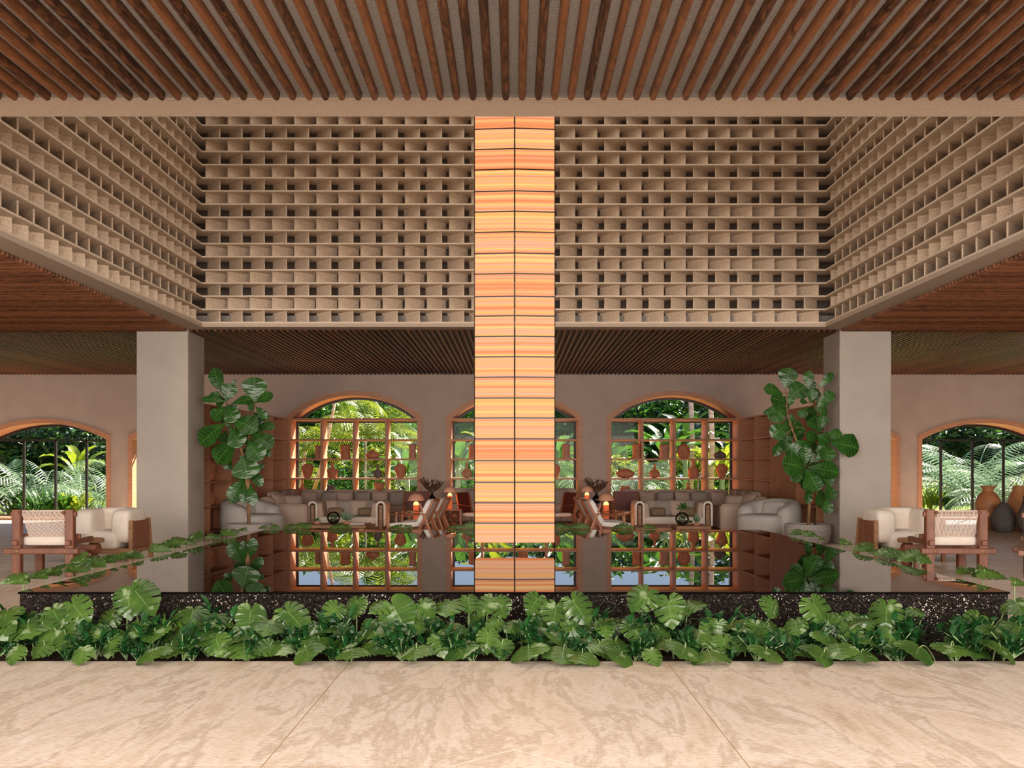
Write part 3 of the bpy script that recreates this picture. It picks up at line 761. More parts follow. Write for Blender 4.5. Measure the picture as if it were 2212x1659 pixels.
for ci, ch in enumerate(chunk):
    cx = sum(l_[0] for l_ in ch)/len(ch)
    base = Vector(((cx-CX)*7.95/F, 7.95, -.03))
    root = thing('monstera_plant', 'monstera with split leaves in the bed before the pool, %s clump from the left' % ordn[ci], 'plant', base, 0, 'monstera plants along the pool front')
    lm, sm_ = MB(), MB()
    for jx, jy, tx, ty in ch:
        D = 7.42 + (1440-jy)/160*.66
        if jy > 1395: D -= .17
        J = P(jx, jy, D); ln = math.hypot(tx-jx, ty-jy)
        big = ln > 30
        fore = .0 if big else .25
        T = P(tx, ty, D - (.10 if big else .16))
        if T.z < .012: T.z = .012
        N = Vector((rnd.uniform(-.45, .45), -1, rnd.uniform(.35, 1.1) if big else rnd.uniform(.7, 1.6)))
        wd = rnd.uniform(.92, 1.12) if big else rnd.uniform(1.15, 1.45)
        m_slit = ln > 26 and rnd.random() < .93
        lv = MB(); monstera(lv, J, T, N, wd, m_slit, rnd.uniform(.05, .25), rnd.uniform(.1, .5))
        lm.add([Vector(v)-base for v in lv.v], lv.f, lv.uv, True)
        r0 = Vector((J.x + (base.x-J.x)*rnd.uniform(.15, .5), min(8.25, J.y + rnd.uniform(.10, .28)), -.04))
        back = (J - T).normalized()*.02
        stem(sm_, r0-base, J-base, rnd.uniform(.01, .035), .0045)
    # a few lower filling leaves deeper in the clump
    for q in range(6):
        J = Vector((base.x + rnd.uniform(-.32, .32), rnd.uniform(7.75, 8.22), rnd.uniform(.06, .24))); an = rnd.uniform(-1.2, 1.2); ln = rnd.uniform(.09, .17)
        T = J + Vector((math.sin(an)*ln, -rnd.uniform(.02, .08), -math.cos(an)*ln*.8))
        if T.z < .02: T.z = .02
        lv = MB(); monstera(lv, J, T, (rnd.uniform(-.5, .5), -1, rnd.uniform(.3, 1.4)), rnd.uniform(.9, 1.15), rnd.random() < .7, .2, .3)
        lm.add([Vector(v)-base for v in lv.v], lv.f, lv.uv, True)
        stem(sm_, Vector((J.x*.6+base.x*.4, J.y+.08, -.04))-base, J-base, .03, .004)
    lm.build('foliage', monstera_m, root); sm_.build('stem', stem_m, root)

# leaves showing over the sides and back of the pool
def side_plant(leaflist, base, label, group=None, cup=.3):
    root = thing('monstera_plant', label, 'plant', base, 0, group); base = Vector(base); lm, sm_ = MB(), MB()
    for jx, jy, tx, ty, D in (leaflist if len(leaflist) < 3 else leaflist[:2] + [q for q in leaflist[2:] if rnd.random() < .55]):
        J = P(jx, jy, D); sd = 1 if tx > jx else -1; ln = rnd.uniform(.10, .20)
        out = 0 if abs(base.x) < 4 else math.copysign(.05, base.x)
        J = Vector((J.x + out, J.y, max(J.z, .435)))
        T = J + Vector((sd*ln, rnd.uniform(-.5, .3)*ln, -rnd.uniform(.1, .6)*ln)); T.z = max(T.z, .412)
        lv = MB(); monstera(lv, J, T, (rnd.uniform(-.5, .5), -rnd.uniform(.5, 1.5), 1), rnd.uniform(.9, 1.05), True, .12, cup)
        lv.v = [(x, y, max(z, .406)) for x, y, z in [tuple(v) for v in lv.v]]
        lm.add([Vector(v)-base for v in lv.v], lv.f, lv.uv, True)
        r0 = base if len(leaflist) < 4 else Vector((base.x + (J.x-base.x)*.4, J.y+rnd.uniform(-.05, .1), -.04))
        stem(sm_, r0-base, J-base, .02, .0045)
    lm.build('foliage', monstera_m, root); sm_.build('stem', stem_m, root)
def sideD(jx): return 4.17*F/abs(jx-CX)
def sl(L): return [(a, b, c, d, sideD(a)) for a, b, c, d in L]
grp = 'monstera plants along the pool sides'
side_plant(sl([(57, 1268, 42, 1290), (70, 1264, 50, 1278)]), (-4.18, 8.9, -.03), 'monstera leaf pair at the near left corner of the pool', grp)
side_plant(sl([(135, 1232, 128, 1250), (165, 1228, 205, 1240), (140, 1222, 128, 1232), (105, 1250, 95, 1266), (175, 1240, 185, 1246)]), (-4.18, 9.9, -.03), 'large monstera rising over the left pool edge below the rope chair', grp)
side_plant(sl([(190, 1208, 165, 1222), (210, 1212, 220, 1222), (235, 1224, 228, 1232), (195, 1216, 180, 1228)]), (-4.18, 10.4, -.03), 'monstera by the left pool edge under the round side table', grp)
side_plant(sl([(275, 1206, 256, 1216), (290, 1204, 303, 1212), (250, 1214, 245, 1222), (300, 1210, 292, 1216)]), (-4.18, 11.3, -.03), 'monstera at the left pool edge in front of the cream armchair', grp)
side_plant(sl([(385, 1166, 398, 1176), (345, 1184, 362, 1192), (360, 1180, 350, 1192), (410, 1170, 420, 1180), (385, 1180, 375, 1190)]), (-4.18, 12.9, -.03), 'monstera at the left pool edge before the grey pillar', grp)
side_plant(sl([(440, 1155, 430, 1170), (462, 1158, 472, 1168), (425, 1160, 412, 1172), (450, 1164, 445, 1174), (490, 1160, 498, 1166)]), (-4.18, 14.2, -.03), 'monstera at the left pool edge beside the fig tree pot', grp)
side_plant(sl([(535, 1146, 522, 1156), (510, 1158, 520, 1162), (548, 1144, 555, 1150)]), (-4.18, 16.0, -.03), 'small monstera at the left pool edge before the round stone pot', grp)
side_plant(sl([(2115, 1232, 2155, 1252), (2075, 1238, 2058, 1246), (2098, 1238, 2105, 1252), (2128, 1240, 2170, 1268), (2180, 1275, 2200, 1296)]), (4.18, 9.9, -.03), 'large monstera rising over the right pool edge near the front corner', grp)
side_plant(sl([(1965, 1200, 1958, 1220), (1935, 1206, 1898, 1212), (1915, 1212, 1890, 1216), (1990, 1222, 2010, 1232), (1980, 1204, 1998, 1212)]), (4.18, 11.0, -.03), 'monstera by the right pool edge in front of the rope chair', grp)
side_plant(sl([(1868, 1184, 1858, 1192), (1905, 1192, 1920, 1202), (1890, 1196, 1880, 1204), (1910, 1198, 1900, 1206)]), (4.18, 12.1, -.03), 'monstera at the right pool edge before the cream armchair', grp)
side_plant(sl([(1735, 1154, 1755, 1166), (1720, 1158, 1710, 1164), (1765, 1164, 1780, 1172), (1700, 1150, 1692, 1156), (1812, 1174, 1825, 1182), (1790, 1172, 1800, 1180)]), (4.18, 14.3, -.03), 'monstera at the right pool edge before the round stone pot', grp)
def bl(L): return [(a, b, c, d, 16.85) for a, b, c, d in L]
grp = 'monstera plants behind the pool'
side_plant(bl([(588, 1138, 598, 1146), (572, 1140, 562, 1144), (575, 1136, 590, 1140)]), (-3.95, 16.85, -.03), 'monstera at the back left corner of the pool', grp)
side_plant(bl([(632, 1141, 618, 1145), (645, 1140, 658, 1144), (668, 1134, 656, 1144), (672, 1134, 688, 1140)]), (-3.4, 16.85, -.03), 'monstera behind the pool below the left coffee table', grp)
side_plant(bl([(735, 1140, 722, 1144), (738, 1139, 745, 1144)]), (-2.8, 16.85, -.03), 'tiny monstera behind the pool left of the folding chairs', grp)
side_plant(bl([(862, 1141, 845, 1145), (876, 1140, 895, 1144), (884, 1141, 870, 1145)]), (-1.8, 16.85, -.03), 'monstera behind the pool under the left folding chair', grp)
side_plant(bl([(978, 1141, 962, 1145), (988, 1140, 1005, 1144), (1022, 1136, 1016, 1148)]), (-.9, 16.85, -.03), 'monstera behind the pool just left of the hanging column', grp)
side_plant(bl([(1208, 1136, 1216, 1148), (1250, 1139, 1235, 1146), (1258, 1138, 1270, 1146)]), (.95, 16.85, -.03), 'monstera behind the pool just right of the hanging column', grp)
side_plant(bl([(1340, 1138, 1326, 1143), (1345, 1138, 1368, 1143), (1398, 1138, 1416, 1144), (1388, 1142, 1384, 1145)]), (1.9, 16.85, -.03), 'monstera behind the pool under the right folding chair', grp)

# dark glossy ground cover between them
def shrub(seed, n=60, r=.22, h=.26, ll=.11):
    rr = random.Random(seed); mb_ = MB(); st_ = MB()
    for k in range(n//7+1):
        a_ = rr.uniform(0, 6.28); lean = rr.uniform(0, r); hh = rr.uniform(.5, 1)*h
        top = Vector((math.cos(a_)*lean, math.sin(a_)*lean, hh)); st_.tube([(0, 0, 0), top*.6 + Vector((0, 0, .02)), top], .004, 4, False)
        for j in range(8):
            t = .35 + .65*j/7; p = top*t; b_ = rr.uniform(0, 6.28); e_ = rr.uniform(-.1, 1.0)
            d = Vector((math.cos(b_)*math.cos(e_), math.sin(b_)*math.cos(e_), math.sin(e_)))
            blade(mb_, p, p + d*ll*rr.uniform(.7, 1.2), (0, 0, 1), ll*.42, nseg=4, droop=.12, fold=.25)
    return mb_, st_
g1, g2 = shrub(1); ga = thing('groundcover_plant', 'dark green groundcover plant before the pool, front row, first from the left', 'plant', (-4.1, 7.62, -.03), 0, 'groundcover plants before the pool')
g1.build('foliage', ground_m, ga); g2.build('stem', stem_m, ga)
h1, h2 = shrub(2, 70, .2, .3, .13); gb = thing('groundcover_plant', 'dark green groundcover plant before the pool, front row, second from the left', 'plant', (-3.9, 8.0, -.03), 0, ga['group'])
h1.build('foliage', ground_m, gb); h2.build('stem', stem_m, gb)
k = 0
for row_, yy in enumerate((7.66, 7.86, 8.08, 7.57)):
    for i in range(21):
        x = -4.0 + 8.1*i/20 + rnd.uniform(-.12, .12) + row_*.12; k += 1
        if k < 3: continue
        sc = rnd.uniform(.72, .98) if row_ == 0 else (rnd.uniform(.42, .55) if row_ == 3 else rnd.uniform(.75, 1.0))
        if x > 2.7 or (-3.3 < x < -2.4): sc *= 1.12
        dup(ga if rnd.random() < .5 else gb, (x, yy + rnd.uniform(-.05, .05), -.03), rnd.uniform(0, 6.28), 'dark green groundcover plant before the pool, %s row, %s from the left' % (('front', 'middle', 'back', 'low edge')[row_], ordn[i]), sc=sc)
# strap-leaved bromeliads
for x, nm in ((-2.70, 'left of the two'), (-2.52, 'right of the two')):
    rt = thing('bromeliad', 'light green strap-leaved bromeliad before the pool, %s' % nm, 'plant', (x, 7.97, -.03)); m1 = MB()
    for q in range(11):
        a_ = q*2.4; e_ = .75 + .6*(q/11); d = Vector((math.cos(a_)*math.cos(e_), math.sin(a_)*math.cos(e_), math.sin(e_)))
        blade(m1, (0, 0, 0), d*(.30 + .04*(q % 3)), (0, 0, 1) if abs(d.z) < .95 else (0, 1, 0), .035, prof=lambda t: 1-t**3, nseg=5, droop=.1, fold=.3)
    m1.build('foliage', leaf_mat('bromeliad_leaf', (.10, .26, .03), (.22, .42, .05), (.3, .5, .1), .4, .3, 4, .1), rt)

# =================================================================== FIG TREES
def fig_tree(loc, stems, lv, label, potlabel, D0, pr):
    base = Vector(loc)
    pot = thing('plant_pot', potlabel, 'plant pot', (base.x, base.y, 0))
    m1 = MB(); m1.lathe([(pr*.86, 0), (pr*.93, .05), (pr, .2), (pr, .355), (pr*.97, .36), (pr*.93, .355), (pr*.92, .31)], n=40); m1.build('pot', pot_m, pot)
    m1 = MB(); m1.lathe([(pr*.915, .31), (pr*.6, .325), (.02, .33)], n=32); m1.build('soil', soil, pot)
    root = thing('fig_tree', label, 'tree', (base.x, base.y, .325))
    o0 = Vector((base.x, base.y, .325)); tm, lm = MB(), MB()
    lv = list(lv)
    for st_ in stems:
        for (xa, ya, da), (xb, yb, db) in zip(st_[1:], st_[2:]):
            for q_ in range(4):
                f_ = rnd.random(); x_, y_ = xa+(xb-xa)*f_, ya+(yb-ya)*f_
                if y_ > 1050: continue
                an = rnd.uniform(0, 6.28); l_ = rnd.uniform(22, 38); lv.append((x_, y_, x_+math.cos(an)*l_, y_-math.sin(an)*l_*.8, l_*.62, rnd.uniform(.12, .3), rnd.uniform(0, .5)))
    for st_ in stems:
        pts = [P(x, y, D0+dy)-o0 for x, y, dy in st_]; pts[0].z = -.01
        n_p = len(pts); tm.tube(pts, [.032*(1-.72*i/(n_p-1)) for i in range(n_p)], 8)
    m2 = MB()
    for bx, by, tx, ty, w, dy, tilt in lv:
        if max(bx, tx) > 1778: dy = min(dy, -.46)
        if min(bx, tx) < 440: dy = min(dy, -.5)
        B = P(bx, by, D0+dy); T = P(tx, ty, D0+dy-.12*tilt)
        L = (T-B).length
        N = Vector((rnd.uniform(-.35, .35), -1, .25 + .5*tilt))
        one = MB(); blade(one, B, T, N, (1.36 if w > 28 else 1.15)*w*D0/F, fig_prof, droop=.06, fold=.12, nseg=14, wav=.07)
        lm.add([Vector(v)-o0 for v in one.v], one.f, one.uv, True)
        sx_, sy_, sd_ = min(((x, y, dd) for st_ in stems for x, y, dd in st_[1:]), key=lambda q: math.hypot(q[0]-bx, q[1]-by))
        tm.tube([P(sx_, sy_, D0+sd_)-o0, (P(sx_, sy_, D0+sd_)*.5 + B*.5)-o0 + Vector((0, 0, .01)), B-o0], .007, 5, False)
    tm.build('trunk', bark, root); lm.build('foliage', fig_m, root)
# base x,y  tip x,y  width px  depth offset  tilt
LFIG = [(482,852,462,795,30,.1,0),(487,868,500,828,30,0,0),(480,858,462,848,12,0,.5),(492,862,508,820,10,.1,.2),(489,868,435,862,16,0,.3),(500,872,544,862,22,0,.3),(550,870,550,815,46,.05,0),(552,870,590,852,26,0,.2),(548,868,540,888,14,0,.2),
 (490,875,508,912,32,-.15,.6),(486,885,458,905,30,0,.5),(552,878,576,904,20,0,.4),(486,915,432,960,42,-.05,.6),(500,905,556,930,42,-.15,.6),(555,920,594,922,22,.1,.2),(545,935,588,968,36,-.05,.6),(498,925,520,966,36,-.2,.7),
 (510,950,468,1000,46,-.15,.7),(534,950,564,995,38,-.15,.7),(524,985,536,1034,52,-.25,.8),(560,965,584,985,18,.1,.3),(490,930,482,958,28,.15,.5),(500,880,468,890,16,.1,.3),(540,1012,566,1050,24,.05,.6),(530,1030,498,1085,32,.05,.8),(530,1045,526,1086,20,0,.8),(540,1045,548,1092,24,0,.7),(500,995,488,1015,22,.1,.5),(545,1005,560,1020,34,.1,.4),(522,925,545,905,26,.15,.4)]
fig_tree((-4.93, 19.3, 0), [[(537, 1130, 0), (538, 1085, 0), (534, 1040, 0), (528, 1000, 0), (516, 950, 0), (503, 915, 0), (492, 880, 0), (484, 855, 0)], [(537, 1130, 0), (537, 1060, 0), (540, 1000, .05), (538, 940, .05), (544, 900, .05), (550, 872, .05)]],
 LFIG, 'fiddle leaf fig tree with one trunk in front of the left bookcase', 'wide round grey stone pot of the left fig tree', 19.3, .43)
RFIG = [(1695,840,1706,795,36,.1,0),(1690,850,1650,838,28,0,.2),(1745,845,1748,800,24,.1,0),(1765,840,1800,806,18,.05,.1),(1700,860,1740,835,38,.1,.2),(1768,870,1802,850,26,0,.3),(1750,870,1756,840,26,-.05,.3),(1700,870,1665,860,30,.1,.2),(1710,850,1720,825,34,.15,.1),
 (1705,880,1660,905,36,.1,.4),(1700,890,1648,892,18,.1,.2),(1745,880,1728,902,24,0,.5),(1760,885,1788,890,20,.1,.3),(1700,915,1668,945,34,.1,.4),(1690,950,1672,985,22,.1,.4),(1745,870,1728,866,14,-.05,.3),(1722,905,1716,940,36,.15,.3),(1705,940,1690,975,30,.15,.3),(1740,925,1690,920,30,.15,.2),
 (1770,935,1762,898,42,-.15,.3),(1780,945,1818,935,24,-.15,.3),(1775,950,1740,940,26,-.15,.3),(1790,955,1855,970,48,-.25,.5),(1782,955,1788,996,32,-.25,.7),(1760,955,1715,975,30,-.1,.6),(1765,940,1790,955,34,-.2,.6),
 (1738,1010,1740,962,26,-.2,.2),(1738,1012,1690,1000,52,-.3,.5),(1738,1014,1710,1040,26,-.3,.7),(1740,1012,1768,1060,48,-.35,.8),(1745,1010,1812,1022,36,-.25,.5),(1750,1000,1768,975,30,-.1,.2),(1742,1005,1700,960,30,-.15,.3),
 (1748,1050,1744,1088,20,-.05,.8),(1770,1055,1776,1098,30,-.1,.8),(1785,1045,1798,1080,28,-.05,.7),(1785,1075,1790,1110,26,0,.6),(1738,1030,1738,1058,18,.05,.6),(1780,1000,1795,1050,24,.05,.6),(1715,975,1705,1000,26,.1,.4)]
fig_tree((5.43, 19.15, 0), [[(1746, 1132, 0), (1748, 1085, 0), (1746, 1045, 0), (1740, 1012, 0), (1728, 970, 0), (1710, 925, 0), (1700, 890, 0), (1698, 850, .05)], [(1762, 1132, .1), (1766, 1085, .1), (1764, 1030, 0), (1760, 980, 0), (1775, 948, 0), (1768, 905, 0), (1762, 872, 0), (1755, 845, .05)]],
 RFIG, 'fiddle leaf fig tree with two trunks beside the right pillar', 'wide round grey stone pot of the right fig tree', 19.15, .42)
# =================================================================== FURNITURE
wood_chair = mat('brown_chair_wood', (.15, .048, .022), .4, .5, noise=(5, (.24, .085, .04), 6, (5, 5, .8)))
shade_m = mat('salmon_lamp_shade', (.78, .40, .26), .7, .3)
def rope_chair(loc, rz, label):
    r_ = thing('rope_chair', label, 'chair', loc, rz); m1 = MB()
    for x in (-.335, .335):
        m1 = MB(); m1.cbox(x-.055, x+.055, -.05, .05, 0, .86, .008); m1.build('leg', wood_chair, r_)
        m1 = MB(); m1.cbox(x*.86-.05, x*.86+.05, .52, .62, 0, .33, .008); m1.build('leg', wood_chair, r_)
        m1 = MB(); m1.cbox(x-.035, x+.035, -.1, .72, .40, .47, .008); m1.build('side_rail', wood_chair, r_)
        m1 = MB(); m1.tube([(x*.82, -.085, .825), (x*.82, -.05, .825)], .02, 10); m1.build('bolt', wood_chair, r_)
    for y, z, nm in ((-.055, .33, 'stretcher'), (.57, .33, 'stretcher'), (.0, .80, 'top_rail'), (.13, .50, 'lower_rail')):
        m1 = MB(); hw = .47 if nm == 'stretcher' else .42
        m1.cbox(-hw, hw, y-.05 if nm == 'stretcher' else y-.025, y+.02, z-.035, z+.035, .008); m1.build(nm, wood_chair, r_)
    for x in (-.30, .30):
        m1 = MB(); m1.tube([(x, -.115, .33), (x, -.1, .33)], .026, 10); m1.build('bolt', wood_md, r_)
    m1 = MB(); n = 30
    for i in range(n):
        x = -.255 + .51*i/(n-1)
        m1.tube([(x, .02, .842), (x, -.045, .84), (x+.005, -.04, .80), (x+.012, .03, .66), (x+.03, .125, .47)], .0065, 5, False)
    m1.tube([(-.265, -.02, .842), (.265, -.02, .842)], .012, 6)
    m1.build('rope_back', rope, r_)
    m1 = MB(); m1.soft((0, .36, .45), (.66, .62, .13), .3, .3, n=28); m1.build('seat_cushion', cream, r_)
    m1 = MB(); m1.tube([(-.30, .70, .40), (.30, .70, .40)], .048, 12); m1.build('front_roll', cream, r_)
    return r_
rope_chair((-6.05, 13.35, 0), R(2), 'dark wood chair with woven rope back seen from behind, left of the pool')
rope_chair((5.69, 13.35, 0), R(-2), 'dark wood chair with woven rope back seen from behind, right of the pool')
rope_chair((6.78, 12.9, 0), R(-20), 'dark wood rope chair cut by the right edge of the photo')

def lounge_chair(loc, rz, label, w=.90):
    r_ = thing('lounge_armchair', label, 'armchair', loc, rz)   # faces -y
    h = w/2
    for s_ in (-1, 1):
        m1 = MB(); m1.bar((s_*(h-.0), -.40, 0), (s_*(h+.0), -.38, .62), .055, .05); m1.build('leg', wood_md, r_)
        m1 = MB(); m1.bar((s_*(h-.0), .46, 0), (s_*(h-.02), .38, .62), .055, .05); m1.build('leg', wood_md, r_)
        m1 = MB(); x0, x1 = sorted((s_*(h-.03), s_*(h+.0))); m1.cbox(x0, x1, -.36, .38, .18, .60, .006); m1.build('side_panel', wood_dk, r_)
        m1 = MB(); m1.soft((s_*(h-.17), -.02, .52), (.30, .78, .52), .45, .35, n=24); m1.build('arm_cushion', cream, r_)
    m1 = MB(); m1.cbox(-h, h, -.40, .40, .12, .20, .008); m1.build('base_rail', wood_md, r_)
    m1 = MB(); m1.soft((0, -.06, .32), (w-.38, .74, .30), .4, .3, n=28); m1.build('seat_cushion', cream, r_)
    m1 = MB(); m1.soft((0, .26, .56), (w-.18, .30, .46), .45, .35, n=24); m1.build('back_cushion', cream, r_)
lounge_chair((-6.12, 15.75, 0), 0, 'cream cushioned armchair with dark wood side panels, left of the pool')
lounge_chair((5.86, 15.75, 0), 0, 'cream cushioned armchair with dark wood side panels, right of the pool', 1.0)

def ball_table(loc, label, r=.26, h=.40):
    r_ = thing('side_table', label, 'side table', loc); m1 = MB()
    m1.lathe([(r-.01, h-.055), (r, h-.045), (r, h-.01), (r-.01, h)], n=32); m1.build('table_top', wood_md, r_)
    for k_ in range(3):
        a_ = k_*2.09+.4
        m1 = MB(); m1.soft((math.cos(a_)*r*.5, math.sin(a_)*r*.5, .09), (.19, .19, .18), 1, 1); m1.build('ball', wood_dk, r_)
        m1 = MB(); m1.soft((math.cos(a_)*r*.5, math.sin(a_)*r*.5, .26), (.19, .19, .18), 1, 1); m1.build('ball', wood_dk, r_)
    m1 = MB(); m1.tube([(0, 0, 0), (0, 0, h-.05)], .05, 10); m1.build('column', wood_red, r_)
ball_table((-6.05, 14.62, 0), 'round dark wood side table on stacked balls, left side')
ball_table((5.68, 14.62, 0), 'round dark wood side table on stacked balls, right side')

# big jars by the right window
def jar(name, loc, prof, mt, label, cat='jar', n=32, wob=0, grp=None):
    m1 = MB(); m1.lathe(prof, n=n, wob=wob); o = m1.build(name, mt, None, loc); return tag(o, label, cat, grp)
amber = mat('amber_glaze', (.42, .15, .05), .45, .5, noise=(5, (.58, .26, .10), 6, (1, 1, 1)))
rock = mat('dark_stoneware', (.075, .065, .060), .7, .3, noise=(4, (.14, .12, .11), 5, (1, 1, 1)), bump=(25, .3))
jar('floor_vase', (10.70, 23.4, 0), [(.13, 0), (.16, .04), (.22, .25), (.27, .5), (.27, .62), (.22, .76), (.12, .86), (.105, .89), (.17, .98), (.19, .99), (.165, .985), (.10, .90)], amber, 'amber glazed floor vase with flared rim before the right garden window', 'vase')
jar('floor_vase', (10.62, 22.5, 0), [(.10, 0), (.2, .03), (.26, .2), (.25, .35), (.18, .5), (.10, .6), (.04, .65)], rock, 'dark grey stone drop-shaped vase, nearest the amber vase', 'vase')
jar('floor_vase', (11.35, 23.3, 0), [(.12, 0), (.24, .06), (.31, .3), (.29, .52), (.2, .76), (.14, .90), (.12, .98), (.10, .99)], amber, 'tall orange ceramic vase behind the dark stone vases', 'vase')
jar('floor_vase', (10.9, 21.9, 0), [(.10, 0), (.2, .03), (.27, .22), (.25, .42), (.18, .58), (.13, .72), (.14, .80), (.10, .81)], rock, 'dark grey stone vase with narrow neck at the right photo edge', 'vase')

# boucle tub armchairs
def tub(loc, rz, label):
    r_ = thing('boucle_armchair', label, 'armchair', loc, rz)    # faces -y
    m1 = MB(); m1.soft((0, -.10, .24), (1.06, 1.02, .42), .35, .6, n=36, m=14); m1.build('seat', boucle, r_)
    # wrapping back: thick horseshoe whose height falls to the front
    m1 = MB(); n = 30; rings = []
    vs = []; fs = []; k_ = 14
    for i in range(n+1):
        a_ = R(-38 + 256*i/n); t = i/n; hh = .54 + .22*math.sin(math.pi*t)**.7
        cx_, cy_ = .50*math.cos(a_), .44*math.sin(a_)
        rr = .17 if 0 < i < n else .03
        for j in range(k_):
            b_ = 2*math.pi*j/k_; q = math.copysign(abs(math.cos(b_))**.6, math.cos(b_)); w_ = math.copysign(abs(math.sin(b_))**.6, math.sin(b_))
            rad_ = 1 + q*rr/.48; hz = hh/2 + w_*(hh/2 - .01)*(1 if 0 < i < n else .8)
            vs.append((cx_*rad_, cy_*rad_, hz + .01))
    for i in range(n):
        for j in range(k_):
            j2 = (j+1) % k_; fs.append((i*k_+j, (i+1)*k_+j, (i+1)*k_+j2, i*k_+j2))
    fs += [tuple(range(k_)), tuple(n*k_+j for j in range(k_))[::-1]]
    m1.add(vs, fs, smooth=True); m1.build('backrest', boucle, r_)
    m1 = MB(); M = Matrix.Rotation(R(-12), 4, 'X'); m1.soft((0, .2, .52), (.56, .2, .36), .5, .5, M); m1.build('pillow', boucle, r_)
tub((-5.45, 21.55, 0), R(62), 'white boucle tub armchair behind the left fig tree pot')
tub((5.28, 21.45, 0), R(-48), 'white boucle tub armchair behind the right fig tree pot')

# sectional sofas
def back_cush(root, x, y, z, w, d, h, rz=0, m_=None):
    m1 = MB(); M = Matrix.Rotation(rz, 4, 'Z') @ Matrix.Rotation(R(-10), 4, 'X'); m1.soft((x, y, z), (w, d, h), .35, .35, M, n=24); m1.build('back_cushion', m_ or taupe, root)
def sectional(side, label):
    r_ = thing('sectional_sofa', label, 'sofa', (side*4.05, 25.9, 0))
    s = side
    def bx2(name, x0, x1, y0, y1, z0, z1, b=.05, mt=taupe):
        m1 = MB(); a_, b_ = sorted((s*x0, s*x1)); m1.cbox(a_, b_, y0, y1, z0, z1, b); m1.build(name, mt, r_)
    # x measured outwards from the thing's origin (towards the bookcase)
    bx2('base', -1.35, 1.75, -.25, .75, .04, .30); bx2('base', .48, 1.75, -3.3, -.26, .04, .30)
    bx2('backrest', -1.35, 1.75, .58, .88, .05, .66); bx2('backrest', 1.50, 1.78, -2.9, .57, .05, .66)
    bx2('arm', .42, 1.14, -3.52, -3.24, .03, .61)
    m1 = MB(); a_ = s*1.38; m1.tube([(a_, -3.35, .60), (a_, -2.4, .60)], .16, 16); m1.build('arm_roll', taupe, r_)
    bx2('arm', 1.22, 1.53, -3.36, -2.9, .03, .62)
    bx2('arm', -1.62, -1.37, -.25, .85, .04, .60)
    for q in range(3):
        m1 = MB(); m1.soft((s*(-.92+q*.87), .12, .37), (.86, .84, .20), .25, .25, n=24); m1.build('seat_cushion', taupe, r_)
    for q in range(3):
        m1 = MB(); m1.soft((s*1.0, -.75 - q*.9, .37), (.95, .88, .20), .25, .25, n=24); m1.build('seat_cushion', taupe, r_)
    for q in range(4): back_cush(r_, s*(-1.0+q*.68), .46, .62, .70, .26, .44)
    for q in range(3):
        m1 = MB(); m1.soft((s*1.40, -.5 - q*.85, .66), (.26, .80, .42), .35, .35, n=24); m1.build('back_cushion', taupe, r_)
for s_, nm in ((-1, 'left'), (1, 'right')): sectional(s_, 'large taupe corner sofa under the %s lounge window' % nm)
r_ = thing('sofa', 'taupe sofa under the middle window behind the hanging column', 'sofa', (0, 26.6, 0))
m1 = MB(); m1.cbox(-1.65, 1.65, -.5, .45, .04, .32, .05); m1.build('base', taupe, r_)
m1 = MB(); m1.cbox(-1.65, 1.65, .3, .6, .05, .70, .05); m1.build('backrest', taupe, r_)
for q in (-1.1, 0, 1.1): back_cush(r_, q, .2, .62, 1.1, .28, .50)
for q in (-1.1, 0, 1.1):
    m1 = MB(); m1.soft((q, -.12, .40), (1.08, .8, .2), .25, .25, n=24); m1.build('seat_cushion', taupe, r_)

def throw(loc, w, label, rz=0, mt=taupe, tilt=-22, h=None, grp='throw cushions on the sofas'):
    m1 = MB(); M = Matrix.Rotation(rz, 4, 'Z') @ Matrix.Rotation(R(tilt), 4, 'X')
    m1.soft((0, 0, 0), (w, .17, h or w), .55, .55, M, n=28, m=16, pinch=.18)
    return tag(m1.build('throw_cushion', mt, None, loc), label, 'cushion', grp)
for s_, nm in ((-1, 'left'), (1, 'right')):
    for i, x in enumerate((5.12, 4.62, 4.22, 3.78, 3.34, 2.92)):
        throw((s_*x, 25.88 - .03*(i % 2), .62), .44, 'square %s throw cushion on the %s corner sofa, %s from the bookcase side' % ('grey' if i % 2 else 'taupe', nm, ordn[i]), R(12*(-1)**i), taupe2 if i % 2 else taupe)
    throw((s_*5.22, 23.15, .64), .46, 'puffy taupe cushion behind the end arm of the %s corner sofa, outer one' % nm, R(s_*-60), taupe, -30)
    throw((s_*4.95, 23.3, .60), .44, 'puffy taupe cushion behind the end arm of the %s corner sofa, inner one' % nm, R(s_*-20), taupe, -30)
throw((-1.05, 26.18, .66), .46, 'square grey cushion at the left end of the middle sofa', R(-8), taupe2)
throw((1.20, 26.18, .66), .46, 'square grey cushion at the right end of the middle sofa', R(8), taupe2)

